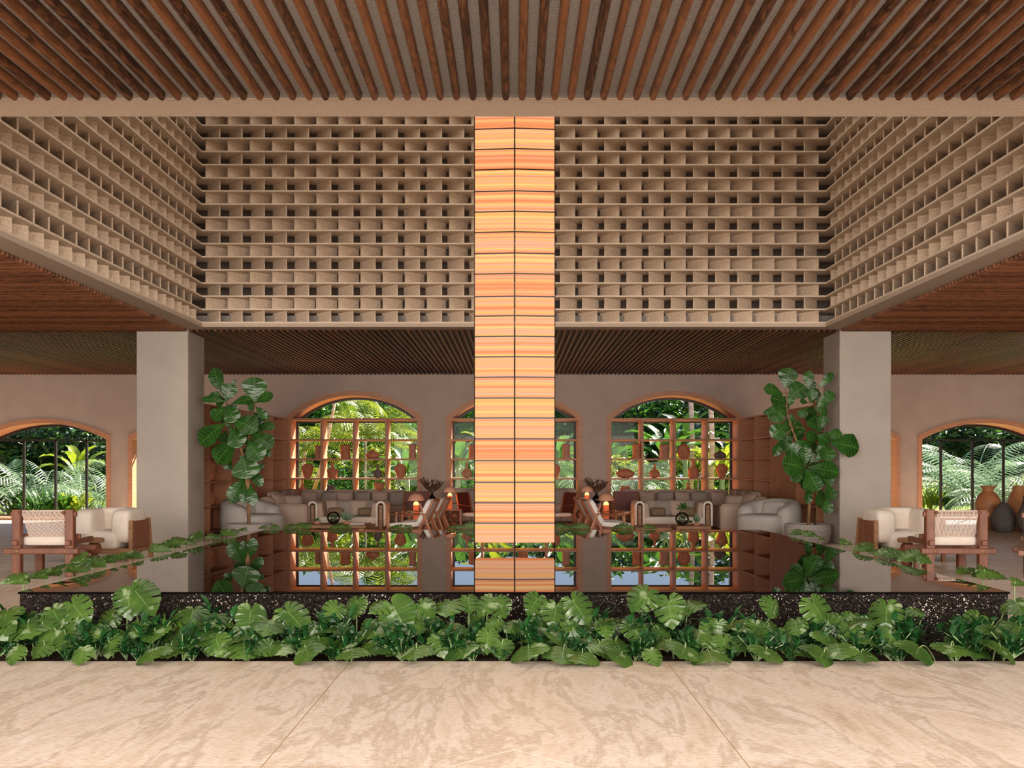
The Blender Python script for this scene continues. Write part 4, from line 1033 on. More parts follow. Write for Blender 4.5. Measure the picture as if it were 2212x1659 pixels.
def loveseat(cx_, label):
    D_ = 23.1; r_ = thing('loveseat', label, 'loveseat', (cx_, D_, 0)); h = .83
    for s_ in (-1, 1):
        for y in (-.38, .38):
            m1 = MB(); m1.cbox(s_*(h-.085)-.04, s_*(h-.085)+.04, y-.03, y+.03, 0, .58, .006); m1.build('leg', wood_md, r_)
        # cream cover folded over the arm: a thin inverted U
        m1 = MB(); pts = []; w_ = .085
        prof = [(-w_, .12)] + [(-w_*math.cos(R(a_)), .56 + w_*math.sin(R(a_))) for a_ in range(0, 181, 20)] + [(w_, .12)]
        t_ = .022; vs = []
        for (x, z) in prof:
            q = Vector((x, max(0, z-.56))); q = q.normalized() if z > .56 or abs(x) < w_ else Vector((math.copysign(1, x), 0))
            vs += [(s_*(h-.085)+x+q[0]*t_, -.42, z+q[1]*t_), (s_*(h-.085)+x+q[0]*t_, .42, z+q[1]*t_), (s_*(h-.085)+x-q[0]*t_, .42, z-q[1]*t_), (s_*(h-.085)+x-q[0]*t_, -.42, z-q[1]*t_)]
        fs = []; n_p = len(prof)
        for i in range(n_p-1):
            for j in range(4): fs.append((i*4+j, i*4+(j+1) % 4, (i+1)*4+(j+1) % 4, (i+1)*4+j))
        fs += [(0, 3, 2, 1), tuple(4*(n_p-1)+j for j in range(4))]
        m1.add(vs, fs); m1.build('arm_cover', cream, r_)
        M = Matrix.Rotation(R(s_*8), 4, 'Y'); m1 = MB(); m1.soft((s_*(h-.24), -.02, .42), (.16, .74, .46), .4, .4, M); m1.build('side_cushion', taupe, r_)
    m1 = MB(); m1.cbox(-h+.1, h-.1, -.38, .38, .08, .16, .01); m1.build('frame', wood_md, r_)
    m1 = MB(); m1.soft((0, -.03, .24), (1.36, .80, .17), .22, .22, n=32); m1.build('seat_cushion', cream, r_)
    m1 = MB(); m1.cbox(-h+.12, h-.12, .28, .38, .14, .52, .02); m1.build('backrest', taupe, r_)
loveseat(-3.66, 'low loveseat with cream folded arms facing the pool, left lounge')
loveseat(3.50, 'low loveseat with cream folded arms facing the pool, right lounge')
for cx_, nm in ((-3.66, 'left'), (3.50, 'right')):
    for i, q in enumerate((-.48, -.16, .18, .5)):
        throw((cx_+q, 23.28, .50), .40, '%s throw cushion on the %s loveseat, %s from the left' % ('grey' if i % 2 else 'taupe', nm, ordn[i]), R(6*(-1)**i), taupe2 if i % 2 else taupe)
    for i, q in enumerate((-.30, .36)):
        throw((cx_+q, 23.02, .42), .36, 'flat woven wicker cushion on the %s loveseat, %s one' % (nm, 'left' if i == 0 else 'right'), 0, wicker, -8, .20, 'woven cushions on the loveseats')

def coffee_table(x0, x1, y0, y1, z, label):
    r_ = thing('coffee_table', label, 'coffee table', ((x0+x1)/2, (y0+y1)/2, 0)); w_, d_ = (x1-x0)/2, (y1-y0)/2
    m1 = MB(); m1.cbox(-w_, w_, -d_, d_, z-.07, z, .008); m1.build('table_top', wood_md, r_)
    for a_ in (-1, 1):
        for b_ in (-1, 1):
            m1 = MB(); x, y = a_*(w_-.1), b_*(d_-.1); m1.cbox(x-.05, x+.05, y-.05, y+.05, 0, z-.07, .006); m1.build('leg', wood_md, r_)
coffee_table(-4.42, -3.0, 21.0, 21.9, .235, 'long low oak coffee table in front of the left loveseat')
coffee_table(3.28, 3.98, 20.9, 21.6, .22, 'low square oak table holding the terrarium, right lounge')
coffee_table(2.5, 3.24, 21.3, 22.2, .17, 'lower oak table left of the terrarium table, right lounge')
# reading tray / book on the left table
m1 = MB(); m1.cbox(-.15, .15, -.11, .11, 0, .025, .003); tag(m1.build('book', white_f, None, (-3.2, 21.25, .236)), 'white book lying on the right end of the left coffee table', 'book')
# terraria and pots
gl2 = bpy.data.materials.new('clear_glass'); gl2.use_nodes = True
a1, b1 = gl2.node_tree.nodes, gl2.node_tree.links; a1.remove(a1['Principled BSDF'])
t1 = a1.new('ShaderNodeBsdfTransparent'); g1_ = a1.new('ShaderNodeBsdfGlossy'); g1_.inputs['Roughness'].default_value = .03; f1 = a1.new('ShaderNodeLayerWeight'); f1.inputs[0].default_value = .25; x1_ = a1.new('ShaderNodeMixShader')
t1.inputs[0].default_value = (.93, .97, .93, 1)
b1.new(f1.outputs['Fresnel'], x1_.inputs[0]); b1.new(t1.outputs[0], x1_.inputs[1]); b1.new(g1_.outputs[0], x1_.inputs[2]); b1.new(x1_.outputs[0], a1['Material Output'].inputs[0])
dark_bowl = mat('dark_soil_glass', (.03, .022, .016), .2, .5)
def puff_plant(m_, c, r, n, ll, seed, w=.3, up=.2):
    rr = random.Random(seed)
    for q in range(n):
        a_ = rr.uniform(0, 6.28); e_ = rr.uniform(-.2, 1.4); d = Vector((math.cos(a_)*math.cos(e_), math.sin(a_)*math.cos(e_), math.sin(e_) + up)).normalized()
        p = Vector(c) + d*r*rr.uniform(.1, .8); blade(m_, p, p + d*ll*rr.uniform(.6, 1.1), (0, -1, .3), ll*w, nseg=3)
def terrarium(loc, r, label, tall):
    t_ = thing('terrarium', label, 'terrarium', loc)
    pr = [(r*.4, 0)] + [(r*math.sin(R(a_)), r*.95 - r*math.cos(R(a_))) for a_ in range(30, 76, 15)]
    m1 = MB(); m1.lathe(pr + [(r*.9, r*.72), (.01, r*.74)], n=24); m1.build('bowl', dark_bowl, t_)
    pr = [(r*math.sin(R(a_)), r*.95 - r*math.cos(R(a_))) for a_ in range(76, 161, 12)]
    m1 = MB(); vs0 = len(m1.v); m1.lathe(pr, n=24); m1.f = m1.f[:-2]; m1.sm = m1.sm[:-2]; m1.build('glass', gl2, t_)
    m1 = MB(); puff_plant(m1, (0, 0, r*.8), r*.6, 60, r*.4, 5); m1.build('foliage', G_mid, t_)
    if tall:
        m1 = MB(); puff_plant(m1, (.0, 0, r*2.3), r*1.0, 90, r*.5, 6); m1.tube([(0, 0, r*.7), (0, 0, r*2.4)], .006, 5); m1.build('tree', fig_m, t_)
terrarium((-3.72, 21.4, .235), .135, 'glass bowl terrarium with moss on the left coffee table', False)
terrarium((3.44, 21.2, .22), .14, 'round glass terrarium with a small dark tree on the right table', True)
def small_pot(loc, label, r, hh, seed, mt=None, kind=0):
    t_ = thing('potted_succulent', label, 'potted plant', loc); m1 = MB(); m1.lathe([(r*.7, 0), (r, r*.25), (r, r*.6), (r*.9, r*.62)], n=20); m1.build('pot', terra, t_)
    m1 = MB(); puff_plant(m1, (0, 0, r*.7), r*.6, 26, hh, seed, .22, .8 if kind else .3); m1.build('foliage', mt or G_mid, t_)
small_pot((-4.05, 21.35, .235), 'small flat terracotta pot with low succulent, left end of the left coffee table', .075, .07, 1, fig_m)
small_pot((-3.43, 21.3, .235), 'small terracotta pot with tall pale succulent right of the bowl terrarium', .085, .20, 2, G_pale, 1)
small_pot((3.72, 21.1, .22), 'small orange pot with pale succulent right of the glass terrarium', .075, .17, 3, G_pale, 1)
small_pot((3.62, 21.35, .22), 'tiny orange pot between the terrarium and the pale succulent', .055, .06, 4, fig_m)

# mushroom lamps
def lamp(loc, sc, label, h=.44):
    t_ = thing('mushroom_lamp', label, 'table lamp', loc, 0, None, sc)
    m1 = MB(); m1.lathe([(.062, 0), (.065, .01), (.065, h-.09), (.063, h-.075)], n=20); m1.build('body', glow_body, t_)
    m1 = MB(); m1.lathe([(.063, h-.075), (.055, h-.035), (.035, h-.010), (.008, h)], n=20); m1.build('glowing_top', glow_top, t_)
    m1 = MB(); m1.tube([(0, 0, h-.01), (0, 0, h+.16)], .006, 6); m1.build('rod', black, t_)
    pr = [(.178, h+.018)] + [(.178*math.cos(R(a_)), h+.02+.165*math.sin(R(a_))) for a_ in range(0, 86, 12)] + [(.01, h+.185)]
    m1 = MB(); m1.lathe(pr, n=28); m1.f = m1.f[:-2] + [m1.f[-1]]; m1.sm = m1.sm[:-1]; m1.build('lamp_shade', shade_m, t_)
    l1 = light('lamp_bulb', 'POINT', (0, 0, 0), (0, 0, -1), 5, (1, .45, .16), shadow_soft_size=.05)
    l1.parent = t_; l1.location = (0, 0, h+.06)
def cube_stand(loc, w, h, label, mt=wood_md, name='stool'):
    t_ = thing(name, label, 'stool', loc); m1 = MB(); m1.cbox(-w/2, w/2, -w/2, w/2, h-.03, h, .006); m1.build('seat', mt, t_)
    for a_ in (-1, 1):
        for b_ in (-1, 1):
            m1 = MB(); x, y = a_*(w/2-.035), b_*(w/2-.035); m1.cbox(x-.02, x+.02, y-.02, y+.02, 0, h-.03, .004); m1.build('leg', mt, t_)
cube_stand((-2.13, 22.6, 0), .38, .22, 'low wooden stand under the left mushroom lamp by the folding chairs')
cube_stand((2.01, 22.6, 0), .38, .22, 'low wooden stand under the right mushroom lamp by the folding chairs')
lamp((-2.13, 22.6, .221), 1, 'terracotta mushroom lamp with glowing body behind the left folding chair')
lamp((2.01, 22.6, .221), 1, 'terracotta mushroom lamp with glowing body behind the right folding chair')
# side tables with balls near the column
def ring_table(loc, label):
    r_ = thing('side_table', label, 'side table', loc); m1 = MB(); m1.cbox(-.27, .27, -.2, .2, .45, .475, .005); m1.build('table_top', wood_red, r_)
    for a_ in (-1, 1):
        for b_ in (-1, 1):
            m1 = MB(); m1.cbox(a_*.245-.02, a_*.245+.02, b_*.175-.02, b_*.175+.02, 0, .45, .004); m1.build('leg', wood_red, r_)
    for x in (-.11, .11):
        for z in (.11, .33):
            m1 = MB(); m1.soft((x, -.05, z), (.215, .215, .215), 1, 1); m1.build('ball', wood_dk, r_)
ring_table((-1.42, 23.0, 0), 'wood side table with four round balls under it, left of the column')
ring_table((1.62, 23.6, 0), 'wood side table with four round balls under it, right of the column')
lamp((-1.42, 23.0, .476), .82, 'smaller mushroom lamp on the ball table left of the column')
lamp((1.66, 23.55, .476), .82, 'smaller mushroom lamp on the ball table right of the column')

# safari chairs with dark red leather backs
def safari(loc, rz, label):
    r_ = thing('leather_chair', label, 'chair', loc, rz)    # faces -y
    for x in (-.29, .29):
        m1 = MB(); m1.tube([(x, .28, 0), (x, .26, .40), (x*.97, .34, .83)], .018, 8); m1.build('leg', wood_red, r_)
        m1 = MB(); m1.tube([(x, -.27, 0), (x, -.27, .58)], .018, 8); m1.build('leg', wood_red, r_)
        m1 = MB(); pts = [(x, -.28 + .56*i/8, .585 - .045*math.sin(math.pi*i/8)) for i in range(9)]
        vs = []; 
        for p in pts: vs += [(p[0]-.03, p[1], p[2]), (p[0]+.03, p[1], p[2]), (p[0]+.03, p[1], p[2]+.006), (p[0]-.03, p[1], p[2]+.006)]
        m1.add(vs, [(i*4+j, i*4+(j+1) % 4, (i+1)*4+(j+1) % 4, (i+1)*4+j) for i in range(8) for j in range(4)] + [(0, 3, 2, 1), (32, 33, 34, 35)]); m1.build('arm_strap', wood_red, r_)
    for y, z in ((-.27, .14), (.27, .14)):
        m1 = MB(); m1.tube([(-.29, y, z), (.29, y, z)], .012, 6); m1.build('stretcher', wood_dk, r_)
    for y in (-.27, .24):
        m1 = MB(); m1.tube([(-.29, y, .30), (.29, y, .30)], .016, 6); m1.build('seat_rail', wood_red, r_)
    m1 = MB(); M = Matrix.Rotation(R(-10), 4, 'X'); m1.box(-.28, .28, -.006, .006, -.24, .24, M); m1.v = [(x, y+.315, z+.60) for x, y, z in m1.v]; m1.build('backrest', leather, r_)
    m1 = MB(); m1.soft((0, -.02, .345), (.54, .52, .09), .3, .3); m1.build('seat_cushion', cream, r_)
safari((-2.28, 24.3, 0), R(4), 'wooden chair with dark red leather back, behind the left mushroom lamp')
safari((2.62, 24.3, 0), R(-6), 'wooden chair with dark red leather back, behind the right mushroom lamp')
safari((-.86, 23.3, 0), R(62), 'wooden chair with dark red leather back and cream seat, just left of the column')
safari((.98, 23.3, 0), R(-62), 'wooden chair with dark red leather back and cream seat, just right of the column')

# folding canvas lounge chairs in profile
def folding(loc, rz, label, sc=1):
    r_ = thing('folding_lounge_chair', label, 'chair', loc, rz, None, sc)    # faces -x
    for y in (-.31, .31):
        m1 = MB(); m1.tube([(-.42, y, 0), (-.40, y, .50)], .022, 8); m1.build('leg', wood_or, r_)
        m1 = MB(); m1.tube([(.50, y, 0), (.30, y, .50)], .022, 8); m1.build('leg', wood_or, r_)
        m1 = MB(); m1.bar((.12, y*.92, .0), (.50, y*.92, .78), .03, .045); m1.build('back_post', wood_red, r_)
        m1 = MB(); m1.bar((.44, y*.86, 0), (.22, y*.86, .70), .025, .04); m1.build('brace', wood_red, r_)
        m1 = MB(); m1.tube([(-.40, y, .50), (-.1, y, .45), (.12, y, .45), (.30, y, .50)], .011, 6); m1.build('arm_strap', wood_red, r_)
    m1 = MB(); m1.bar((.48, -.33, .76), (.48, .33, .76), .035, .04); m1.build('top_rail', wood_red, r_)
    m1 = MB(); m1.tube([(-.38, -.31, .22), (-.38, .31, .22)], .015, 6); m1.build('seat_rail', wood_red, r_)
    M = Matrix.Rotation(R(-4), 4, 'Y'); m1 = MB(); m1.soft((-.12, 0, .27), (.66, .56, .11), .3, .3, M, n=28); m1.build('seat_cushion', white_f, r_)
    M = Matrix.Rotation(R(28), 4, 'Y'); m1 = MB(); m1.soft((.29, 0, .52), (.12, .56, .56), .35, .35, M, n=28); m1.build('back_cushion', white_f, r_)
folding((-2.02, 20.6, 0), R(-8), 'wooden folding lounge chair with white canvas cushions facing left, nearest the pool')
folding((-1.85, 21.55, 0), R(-8), 'wooden folding lounge chair facing left, behind the nearer one')
folding((1.88, 20.6, 0), R(188), 'wooden folding lounge chair with white canvas cushions facing right, nearest the pool')
folding((1.80, 21.55, 0), R(188), 'wooden folding lounge chair facing right, behind the nearer one')

# dried grass bouquets on stools
for s_, px, nm in ((-1, 933, 'left'), (1, 1288, 'right')):
    X = (px-CX)*25.6/F
    cube_stand((X, 25.6, 0), .34, .52, 'wooden stool under the black vase on the %s of the column' % nm)
    t_ = thing('dried_bouquet_vase', 'black vase with dried brown pampas grass before the wall, %s of the column' % nm, 'vase', (X, 25.6, .521))
    m1 = MB(); m1.lathe([(.06, 0), (.10, .04), (.11, .11), (.07, .17), (.035, .20), (.035, .24), (.045, .25)], n=24); m1.build('vase', mat('black_glass', (.012, .012, .014), .08, .6), t_)
    m1 = MB(); m2 = MB(); rr = random.Random(4)
    for q in range(46):
        a_ = rr.uniform(-.95, .95) if q > 4 else -.80 + q*.08; ln = rr.uniform(.24, .40) if q > 4 else .46; dy = rr.uniform(-.4, .4)
        d = Vector((math.sin(a_), dy, math.cos(a_))).normalized(); b_ = Vector((0, 0, .24))
        m1.tube([b_, b_ + d*ln*.45], .003, 4, False)
        for w_ in range(26):
            t = .35 + .65*w_/26; p = b_ + d*ln*t; dd = (d + Vector((rr.uniform(-.6, .6), rr.uniform(-.6, .6), rr.uniform(-.3, .6)))).normalized()
            e_ = dd*.06; w2 = Vector((rr.uniform(-1, 1), 0, rr.uniform(-1, 1))).normalized()*.010; m1.add([p-w2, p+w2, p+e_], [(0, 1, 2)])
    for q, (ax, az) in enumerate(((.10, .52), (.15, .54), (-.02, .48), (.06, .50), (-.05, .44), (.13, .49))):
        m2.soft((ax, -.06, az), (.055, .055, .045), 1, 1, n=8, m=6)
    m1.build('pampas_plumes', pampas, t_); m2.build('dried_flowers', pampas_l, t_)

# vases on the window shelves
VP = {
 'cyl':  [(.45, 0), (.50, .03), (.46, .5), (.50, .93), (.44, .97), (.30, 1.0), (.28, .97)],
 'tap':  [(.40, 0), (.44, .05), (.42, .5), (.50, .9), (.47, .93), (.25, 1.0), (.22, .98)],
 'squat': [(.2, 0), (.42, .10), (.5, .33), (.44, .55), (.24, .74), (.10, .82), (.10, .92), (.16, 1), (.14, 1)],
 'urn':  [(.22, 0), (.26, .04), (.42, .45), (.5, .72), (.42, .86), (.26, .93), (.34, 1.0), (.30, 1)],
 'neck': [(.34, 0), (.40, .06), (.46, .35), (.5, .52), (.20, .60), (.13, .70), (.13, .92), (.24, 1), (.2, 1)],
 'bottle': [(.2, 0), (.40, .08), (.5, .28), (.42, .45), (.16, .60), (.10, .75), (.10, .93), (.16, 1), (.12, 1)],
 'egg':  [(.25, 0), (.42, .12), (.5, .42), (.45, .7), (.28, .9), (.12, 1), (.08, .98)],
 'lens': [(.2, 0), (.38, .12), (.5, .42), (.42, .66), (.24, .88), (.1, 1), (.08, 1)],
 'pot':  [(.36, 0), (.5, .3), (.48, .55), (.34, .85), (.42, 1), (.38, 1)],
 'goblet': [(.5, 0), (.48, .05), (.12, .14), (.10, .3), (.30, .45), (.44, .8), (.46, 1), (.4, 1)]}
SH = {992.5: 1.62, 1034: 1.10, 1076: .58}
shn = {992.5: 'second', 1034: 'third', 1076: 'lowest visible'}
VL = [('cyl', 687, 992.5, 13, 28, terra2, 'slim pale cylinder vase'), ('tap', 746, 992.5, 24, 30, terra, 'wide flat-topped orange vase'), ('squat', 805, 992.5, 30, 20, terra, 'squat round bottle vase'), ('cyl', 891, 992.5, 16, 32, terra2, 'tall cylinder vase'),
 ('urn', 664, 1034, 27, 30, terra, 'broad-shouldered urn'), ('neck', 718, 1034, 24, 34, terra, 'pot with narrow neck'), ('bottle', 816, 1034, 20, 31, grey_clay, 'dark round bottle vase'), ('urn', 865, 1034, 27, 30, terra, 'broad-shouldered urn'),
 ('bottle', 653, 1076, 20, 38, terra, 'long-necked bottle vase'), ('pot', 715, 1076, 22, 26, grey_clay, 'dark grey pot'), ('goblet', 819, 1076, 24, 30, terra, 'goblet-shaped vase'),
 ('cyl', 1020, 992.5, 15, 29, terra, 'slim cylinder vase'), ('cyl', 1223, 992.5, 17, 32, terra2, 'tall cylinder vase'), ('bottle', 1009, 1034, 22, 33, terra2, 'long-necked bottle vase'), ('urn', 1200, 1034, 22, 29, terra, 'shouldered urn'), ('pot', 1020, 1076, 20, 18, terra, 'small pot'), ('tap', 1130, 992.5, 24, 28, terra, 'wide flat-topped vase'), ('squat', 1080, 1034, 28, 20, terra, 'squat vase'),
 ('cyl', 1375, 992.5, 18, 32, terra, 'leaning-top cylinder vase'), ('tap', 1435, 992.5, 23, 31, terra2, 'wide flat-topped pale vase'), ('egg', 1477, 992.5, 28, 32, terra, 'large egg-shaped vase'), ('squat', 1555, 992.5, 28, 19, grey_clay, 'dark squat round vase'),
 ('lens', 1351, 1034, 42, 20, terra, 'wide lens-shaped vase'), ('bottle', 1414, 1034, 24, 31, terra, 'round bottle vase'), ('neck', 1498, 1034, 26, 38, terra, 'pot with narrow neck'), ('urn', 1559, 1034, 27, 30, terra, 'broad-shouldered urn'),
 ('pot', 1351, 1076, 28, 24, terra, 'squat wide-mouthed pot'), ('neck', 1487, 1076, 26, 30, terra, 'pot with narrow neck')]
Mw = {0: 'left', 1: 'middle', 2: 'right'}
for ty, px, py, w_, h_, mt, nm in VL:
    D_ = DW + .22; sc = D_/F; wi = 0 if px < 940 else (1 if px < 1290 else 2)
    X = (px-CX)*sc; col_ = int((px - (626, 971, 1317)[wi])//69.75)
    prof = [(r_*w_*sc, z*h_*sc) for r_, z in VP[ty]]
    jar('vase', (X, D_, SH[py]+.0225), prof, mt, '%s on the %s shelf of the %s window, %s column' % (nm, shn[py], Mw[wi], ordn[min(max(col_, 0), 3)]), 'vase', 24, 0, 'pottery on the window shelves')
# ceramics in the left bookcase
fx = lambda d: -(6.39 - .36*(d-20.3)/7.3)
for d, z, sz, ty, nm in ((21.95, 1.09, (.36, .48), 'egg', 'big egg-shaped orange pot on an upper shelf of the left bookcase by the pillar'), (21.95, .57, (.34, .34), 'egg', 'smaller round orange pot on a lower shelf of the left bookcase by the pillar'), (25.3, 1.09, (.2, .24), 'urn', 'small orange urn in the left bookcase near the window')):
    jar('vase', (fx(d)-.18, d, z+.0185), [(r_*sz[0], q*sz[1]) for r_, q in VP[ty]], terra, nm, 'vase')

# =================================================================== GARDEN
mb = MB(); mb.box(-60, 60, DW+WT, 150, -.35, -.12); lawn = mb.build('lawn', lawn_m); tag(lawn, 'bright green lawn outside the arched windows', 'lawn'); lawn['kind'] = 'stuff'
mb = MB(); mb.box(-XB, XB, DW+WT, DW+WT+.6, -.2, -.02); struct(mb.build('trim_3', travertine))

def palm_obj(name, label, loc, seed, n, L, h, mt, tr=None, droop=1.6, e0=1.25, ll=.42, lw=.022, group=None, tr_r=.05, trunks=1, lean=0):
    rr = random.Random(seed); r_ = thing(name, label, 'palm', loc, 0, group); m1 = MB(); m2 = MB()
    for k_ in range(trunks):
        ax = rr.uniform(-.25, .25)*(trunks > 1); ay = rr.uniform(-.2, .2)*(trunks > 1)
        hh = h*rr.uniform(.8, 1.1); top = Vector((ax*2.2 + lean, ay*2.2, hh))
        if h > .3: m2.tube([(ax, ay, 0), Vector((ax, ay, 0)).lerp(top, .5) + Vector((lean*.1, 0, 0)), top], [tr_r, tr_r*.85, tr_r*.6], 8)
        nn = n//trunks
        for i in range(nn):
            frond(m1, top if h > .3 else (ax, ay, 0), i*2.4 + rr.uniform(-.2, .2) + k_, e0 - 1.0*(i/nn) + rr.uniform(-.1, .1), L*rr.uniform(.8, 1.1), droop*rr.uniform(.8, 1.2), 22, lw, ll)
    m1.build('fronds', mt, r_)
    if h > .3: m2.build('trunk', tr or trunk_g, r_)
    return r_
def banana(label, loc, seed, n, L, h, mt, group=None):
    rr = random.Random(seed); r_ = thing('banana_plant', label, 'banana plant', loc, 0, group); m1 = MB(); m2 = MB()
    m2.tube([(0, 0, 0), (0, 0, h)], [.11, .07], 10)
    for i in range(n):
        a_ = i*2.4 + rr.uniform(-.3, .3); e_ = 1.35 - .9*i/n
        d = Vector((math.cos(a_)*math.cos(e_), math.sin(a_)*math.cos(e_), math.sin(e_))); p0 = Vector((0, 0, h*.9)); p1 = p0 + d*L*.25
        m2.tube([p0, p1], .018, 6); ln = L*rr.uniform(.8, 1.1)
        # arching paddle in two bends
        seg = 12; vs = []; fs = []; uvs = []; p = p1.copy(); e2 = e_; hd = Vector((math.cos(a_), math.sin(a_), 0)); sd = Vector((-math.sin(a_), math.cos(a_), 0))
        for q in range(seg+1):
            t = q/seg; w_ = .26*L*(math.sin(math.pi*min(1, .04+t*.93))**.55)*.5
            up = sd.cross(hd*math.cos(e2) + Vector((0, 0, 1))*math.sin(e2)); up = -up if up.z < 0 else up
            for u in (-1, -.5, 0, .5, 1): vs.append(p + sd*w_*u + up*abs(u)*w_*.35 + Vector((0, 0, .02*math.sin(t*30+u)*abs(u)))); uvs.append((abs(u), t))
            p = p + (hd*math.cos(e2) + Vector((0, 0, 1))*math.sin(e2))*ln/seg; e2 -= 1.5/seg*(.5+t)
        for q in range(seg):
            for u in range(4): fs.append((q*5+u, q*5+u+1, (q+1)*5+u+1, (q+1)*5+u))
        m1.add(vs, fs, uvs, True)
    m1.build('leaves', mt, r_); m2.build('trunk', stem_m, r_); return r_
def crown(m_, c, sz, n, ls, seed):
    rr = random.Random(seed); c = Vector(c)
    blobs = [Vector((rr.gauss(0, .42)*sz[0], rr.gauss(0, .42)*sz[1], rr.gauss(0, .42)*sz[2])) for _ in range(14)]
    for i in range(n):
        b_ = rr.choice(blobs); d = Vector((rr.gauss(0, 1), rr.gauss(0, 1), rr.gauss(0, 1))).normalized()*rr.uniform(.6, 1)
        p = c + b_ + Vector((d.x*sz[0]*.42, d.y*sz[1]*.42, d.z*sz[2]*.34))
        a_ = Vector((rr.gauss(0, 1), rr.gauss(0, 1), rr.gauss(0, .6))).normalized(); q = a_.cross(Vector((rr.gauss(0, 1), rr.gauss(0, 1), rr.gauss(0, 1)))).normalized()
        l_ = ls*rr.uniform(.6, 1.3); m_.add([p - a_*l_, p + q*l_*.32, p + a_*l_, p - q*l_*.32], [(0, 1, 2, 3)], [(.5, .3), (.6, .5), (.5, .8), (.6, .5)])
def tree(name, label, loc, seed, h, sz, n, ls, mt, group=None, tr=trunk_g):
    r_ = thing(name, label, 'tree' if name != 'shrub' else 'shrub', loc, 0, group); m1 = MB(); crown(m1, (0, 0, h), sz, n, ls, seed); m1.build('foliage', mt, r_)
    m2 = MB(); m2.tube([(0, 0, 0), (.1, 0, h*.5), (0, 0, h)], [.16, .12, .05] if h > 2 else [.03, .025, .01], 8); m2.build('trunk', tr, r_); return r_
Z0 = -.12
def at(px, D): return ((px-CX)*D/F, D, Z0)
# far tree belt
t1_ = tree('dense_tree', 'dark dense tree at the back of the garden, seen through the left side arch', (-30, 60, Z0), 11, 2.0, (3.6, 2.0, 2.7), 8000, .22, G_dark, 'trees at the back of the garden')
t2_ = tree('dense_tree', 'mid green dense tree at the back of the garden', (-24, 56, Z0), 12, 1.9, (3.4, 2.0, 2.6), 8000, .2, G_mid, 'trees at the back of the garden')
BELT = [(-23.5, 57, 1, 0.97), (-27, 50, 0, 0.97), (-18.5, 52, 1, 0.97), (-16, 62, 0, 0.97), (-21.8, 96, 1, 2.26), (-16.0, 102, 0, 2.08), (-11.8, 94, 1, 1.92), (-7.6, 104, 0, 2.26), (-2.5, 98, 1, 2.08), (1.7, 104, 0, 2.19), (6.7, 97, 1, 2.59), (11.8, 104, 0, 2.38), (16.8, 96, 1, 2.19), (21.8, 103, 0, 2.59), (16.5, 54, 0, 0.97), (20, 60, 1, 0.97), (24, 52, 0, 0.97), (27.5, 58, 0, 0.97), (31, 54, 1, 0.97), (-21, 48, 0, 0.97), (21.5, 47.5, 0, 0.97), (25.5, 47, 1, 0.97), (-25, 46, 0, 0.97)]
for i, (x, y, kd, sc) in enumerate(BELT):
    dup(t2_ if kd else t1_, (x, y, Z0), i*1.3, '%s dense tree in the belt behind the garden, %s from the left' % ('mid green' if kd else 'dark', ordn[sorted(range(len(BELT)), key=lambda q: BELT[q][0]).index(i)]), None, sc)
t1_.location = (-33, 56, Z0); t1_['label'] = 'dark dense tree at the far left end of the garden tree belt'
t2_.location = (35, 56, Z0); t2_['label'] = 'mid green dense tree at the far right end of the garden tree belt'

gp = 'palms and plants outside the windows'
# left side arch
palm_obj('areca_palm', 'pale areca palm seen through the left side arch', at(85, 34), 21, 18, 2.7, 0, G_pale, droop=1.25, e0=1.4, group=gp, lw=.014)
palm_obj('areca_palm', 'pale areca palm at the right edge of the left side arch', at(215, 33), 22, 18, 2.3, 0, G_pale, droop=1.25, e0=1.4, group=gp, lw=.014)
banana('banana plant with light green leaves in the left side arch', at(170, 35), 31, 8, 1.3, 1.3, G_yel, gp)
def clump(label, loc, seed, n, ll, mt, w=.28, r=.5, h=.5, name='leafy_shrub'):
    rr = random.Random(seed); r_ = thing(name, label, 'shrub', loc); m1 = MB(); m2 = MB()
    for q in range(n):
        a_ = rr.uniform(0, 6.28); rd = rr.uniform(0, r); e_ = rr.uniform(.3, 1.35); d = Vector((math.cos(a_)*math.cos(e_), math.sin(a_)*math.cos(e_), math.sin(e_)))
        p = Vector((math.cos(a_)*rd, math.sin(a_)*rd, rr.uniform(0, h))); l_ = ll*rr.uniform(.7, 1.2)
        blade(m1, p, p + d*l_, (0, 0, 1) if d.z < .9 else (1, 0, 0), l_*w, nseg=5, droop=.15, fold=.2)
        if q % 6 == 0: m2.tube([(0, 0, 0), p], .008, 4, False)
    m1.build('foliage', mt, r_); m2.build('stem', stem_m, r_); return r_
for i, (px, D, mt, nm) in enumerate(((40, 30.5, G_dark, 'dark leafy'), (85, 30.2, G_mid, 'broad-leaved green'), (125, 30.4, G_mid, 'green and yellow'), (165, 30.8, G_yel, 'light green'))):
    clump('%s shrub under the left side arch, %s from the left' % (nm, ordn[i]), at(px, D), 40+i, 70, .5, mt)
# right side arch
palm_obj('areca_palm', 'tall pale areca palm in the middle of the right side arch', at(2105, 34.5), 23, 20, 2.9, .4, G_pale, droop=1.25, e0=1.4, group=gp, lw=.014)
palm_obj('areca_palm', 'pale areca palm at the right edge of the right side arch', at(2185, 32.5), 24, 18, 2.4, 0, G_pale, droop=1.25, e0=1.4, group=gp, lw=.014)
clump('flowering shrub with tall light green leaves at the left of the right arch', at(2012, 36), 51, 110, .6, G_yel, .2, .5, .7)
clump('dark leafy shrub beside the flowering shrub in the right arch', at(2050, 36.5), 52, 110, .6, G_dark, .25, .5, .6)
clump('golden shrub at the right edge of the right arch', at(2215, 33), 53, 120, .45, G_gold, .15, .45, 1.0)
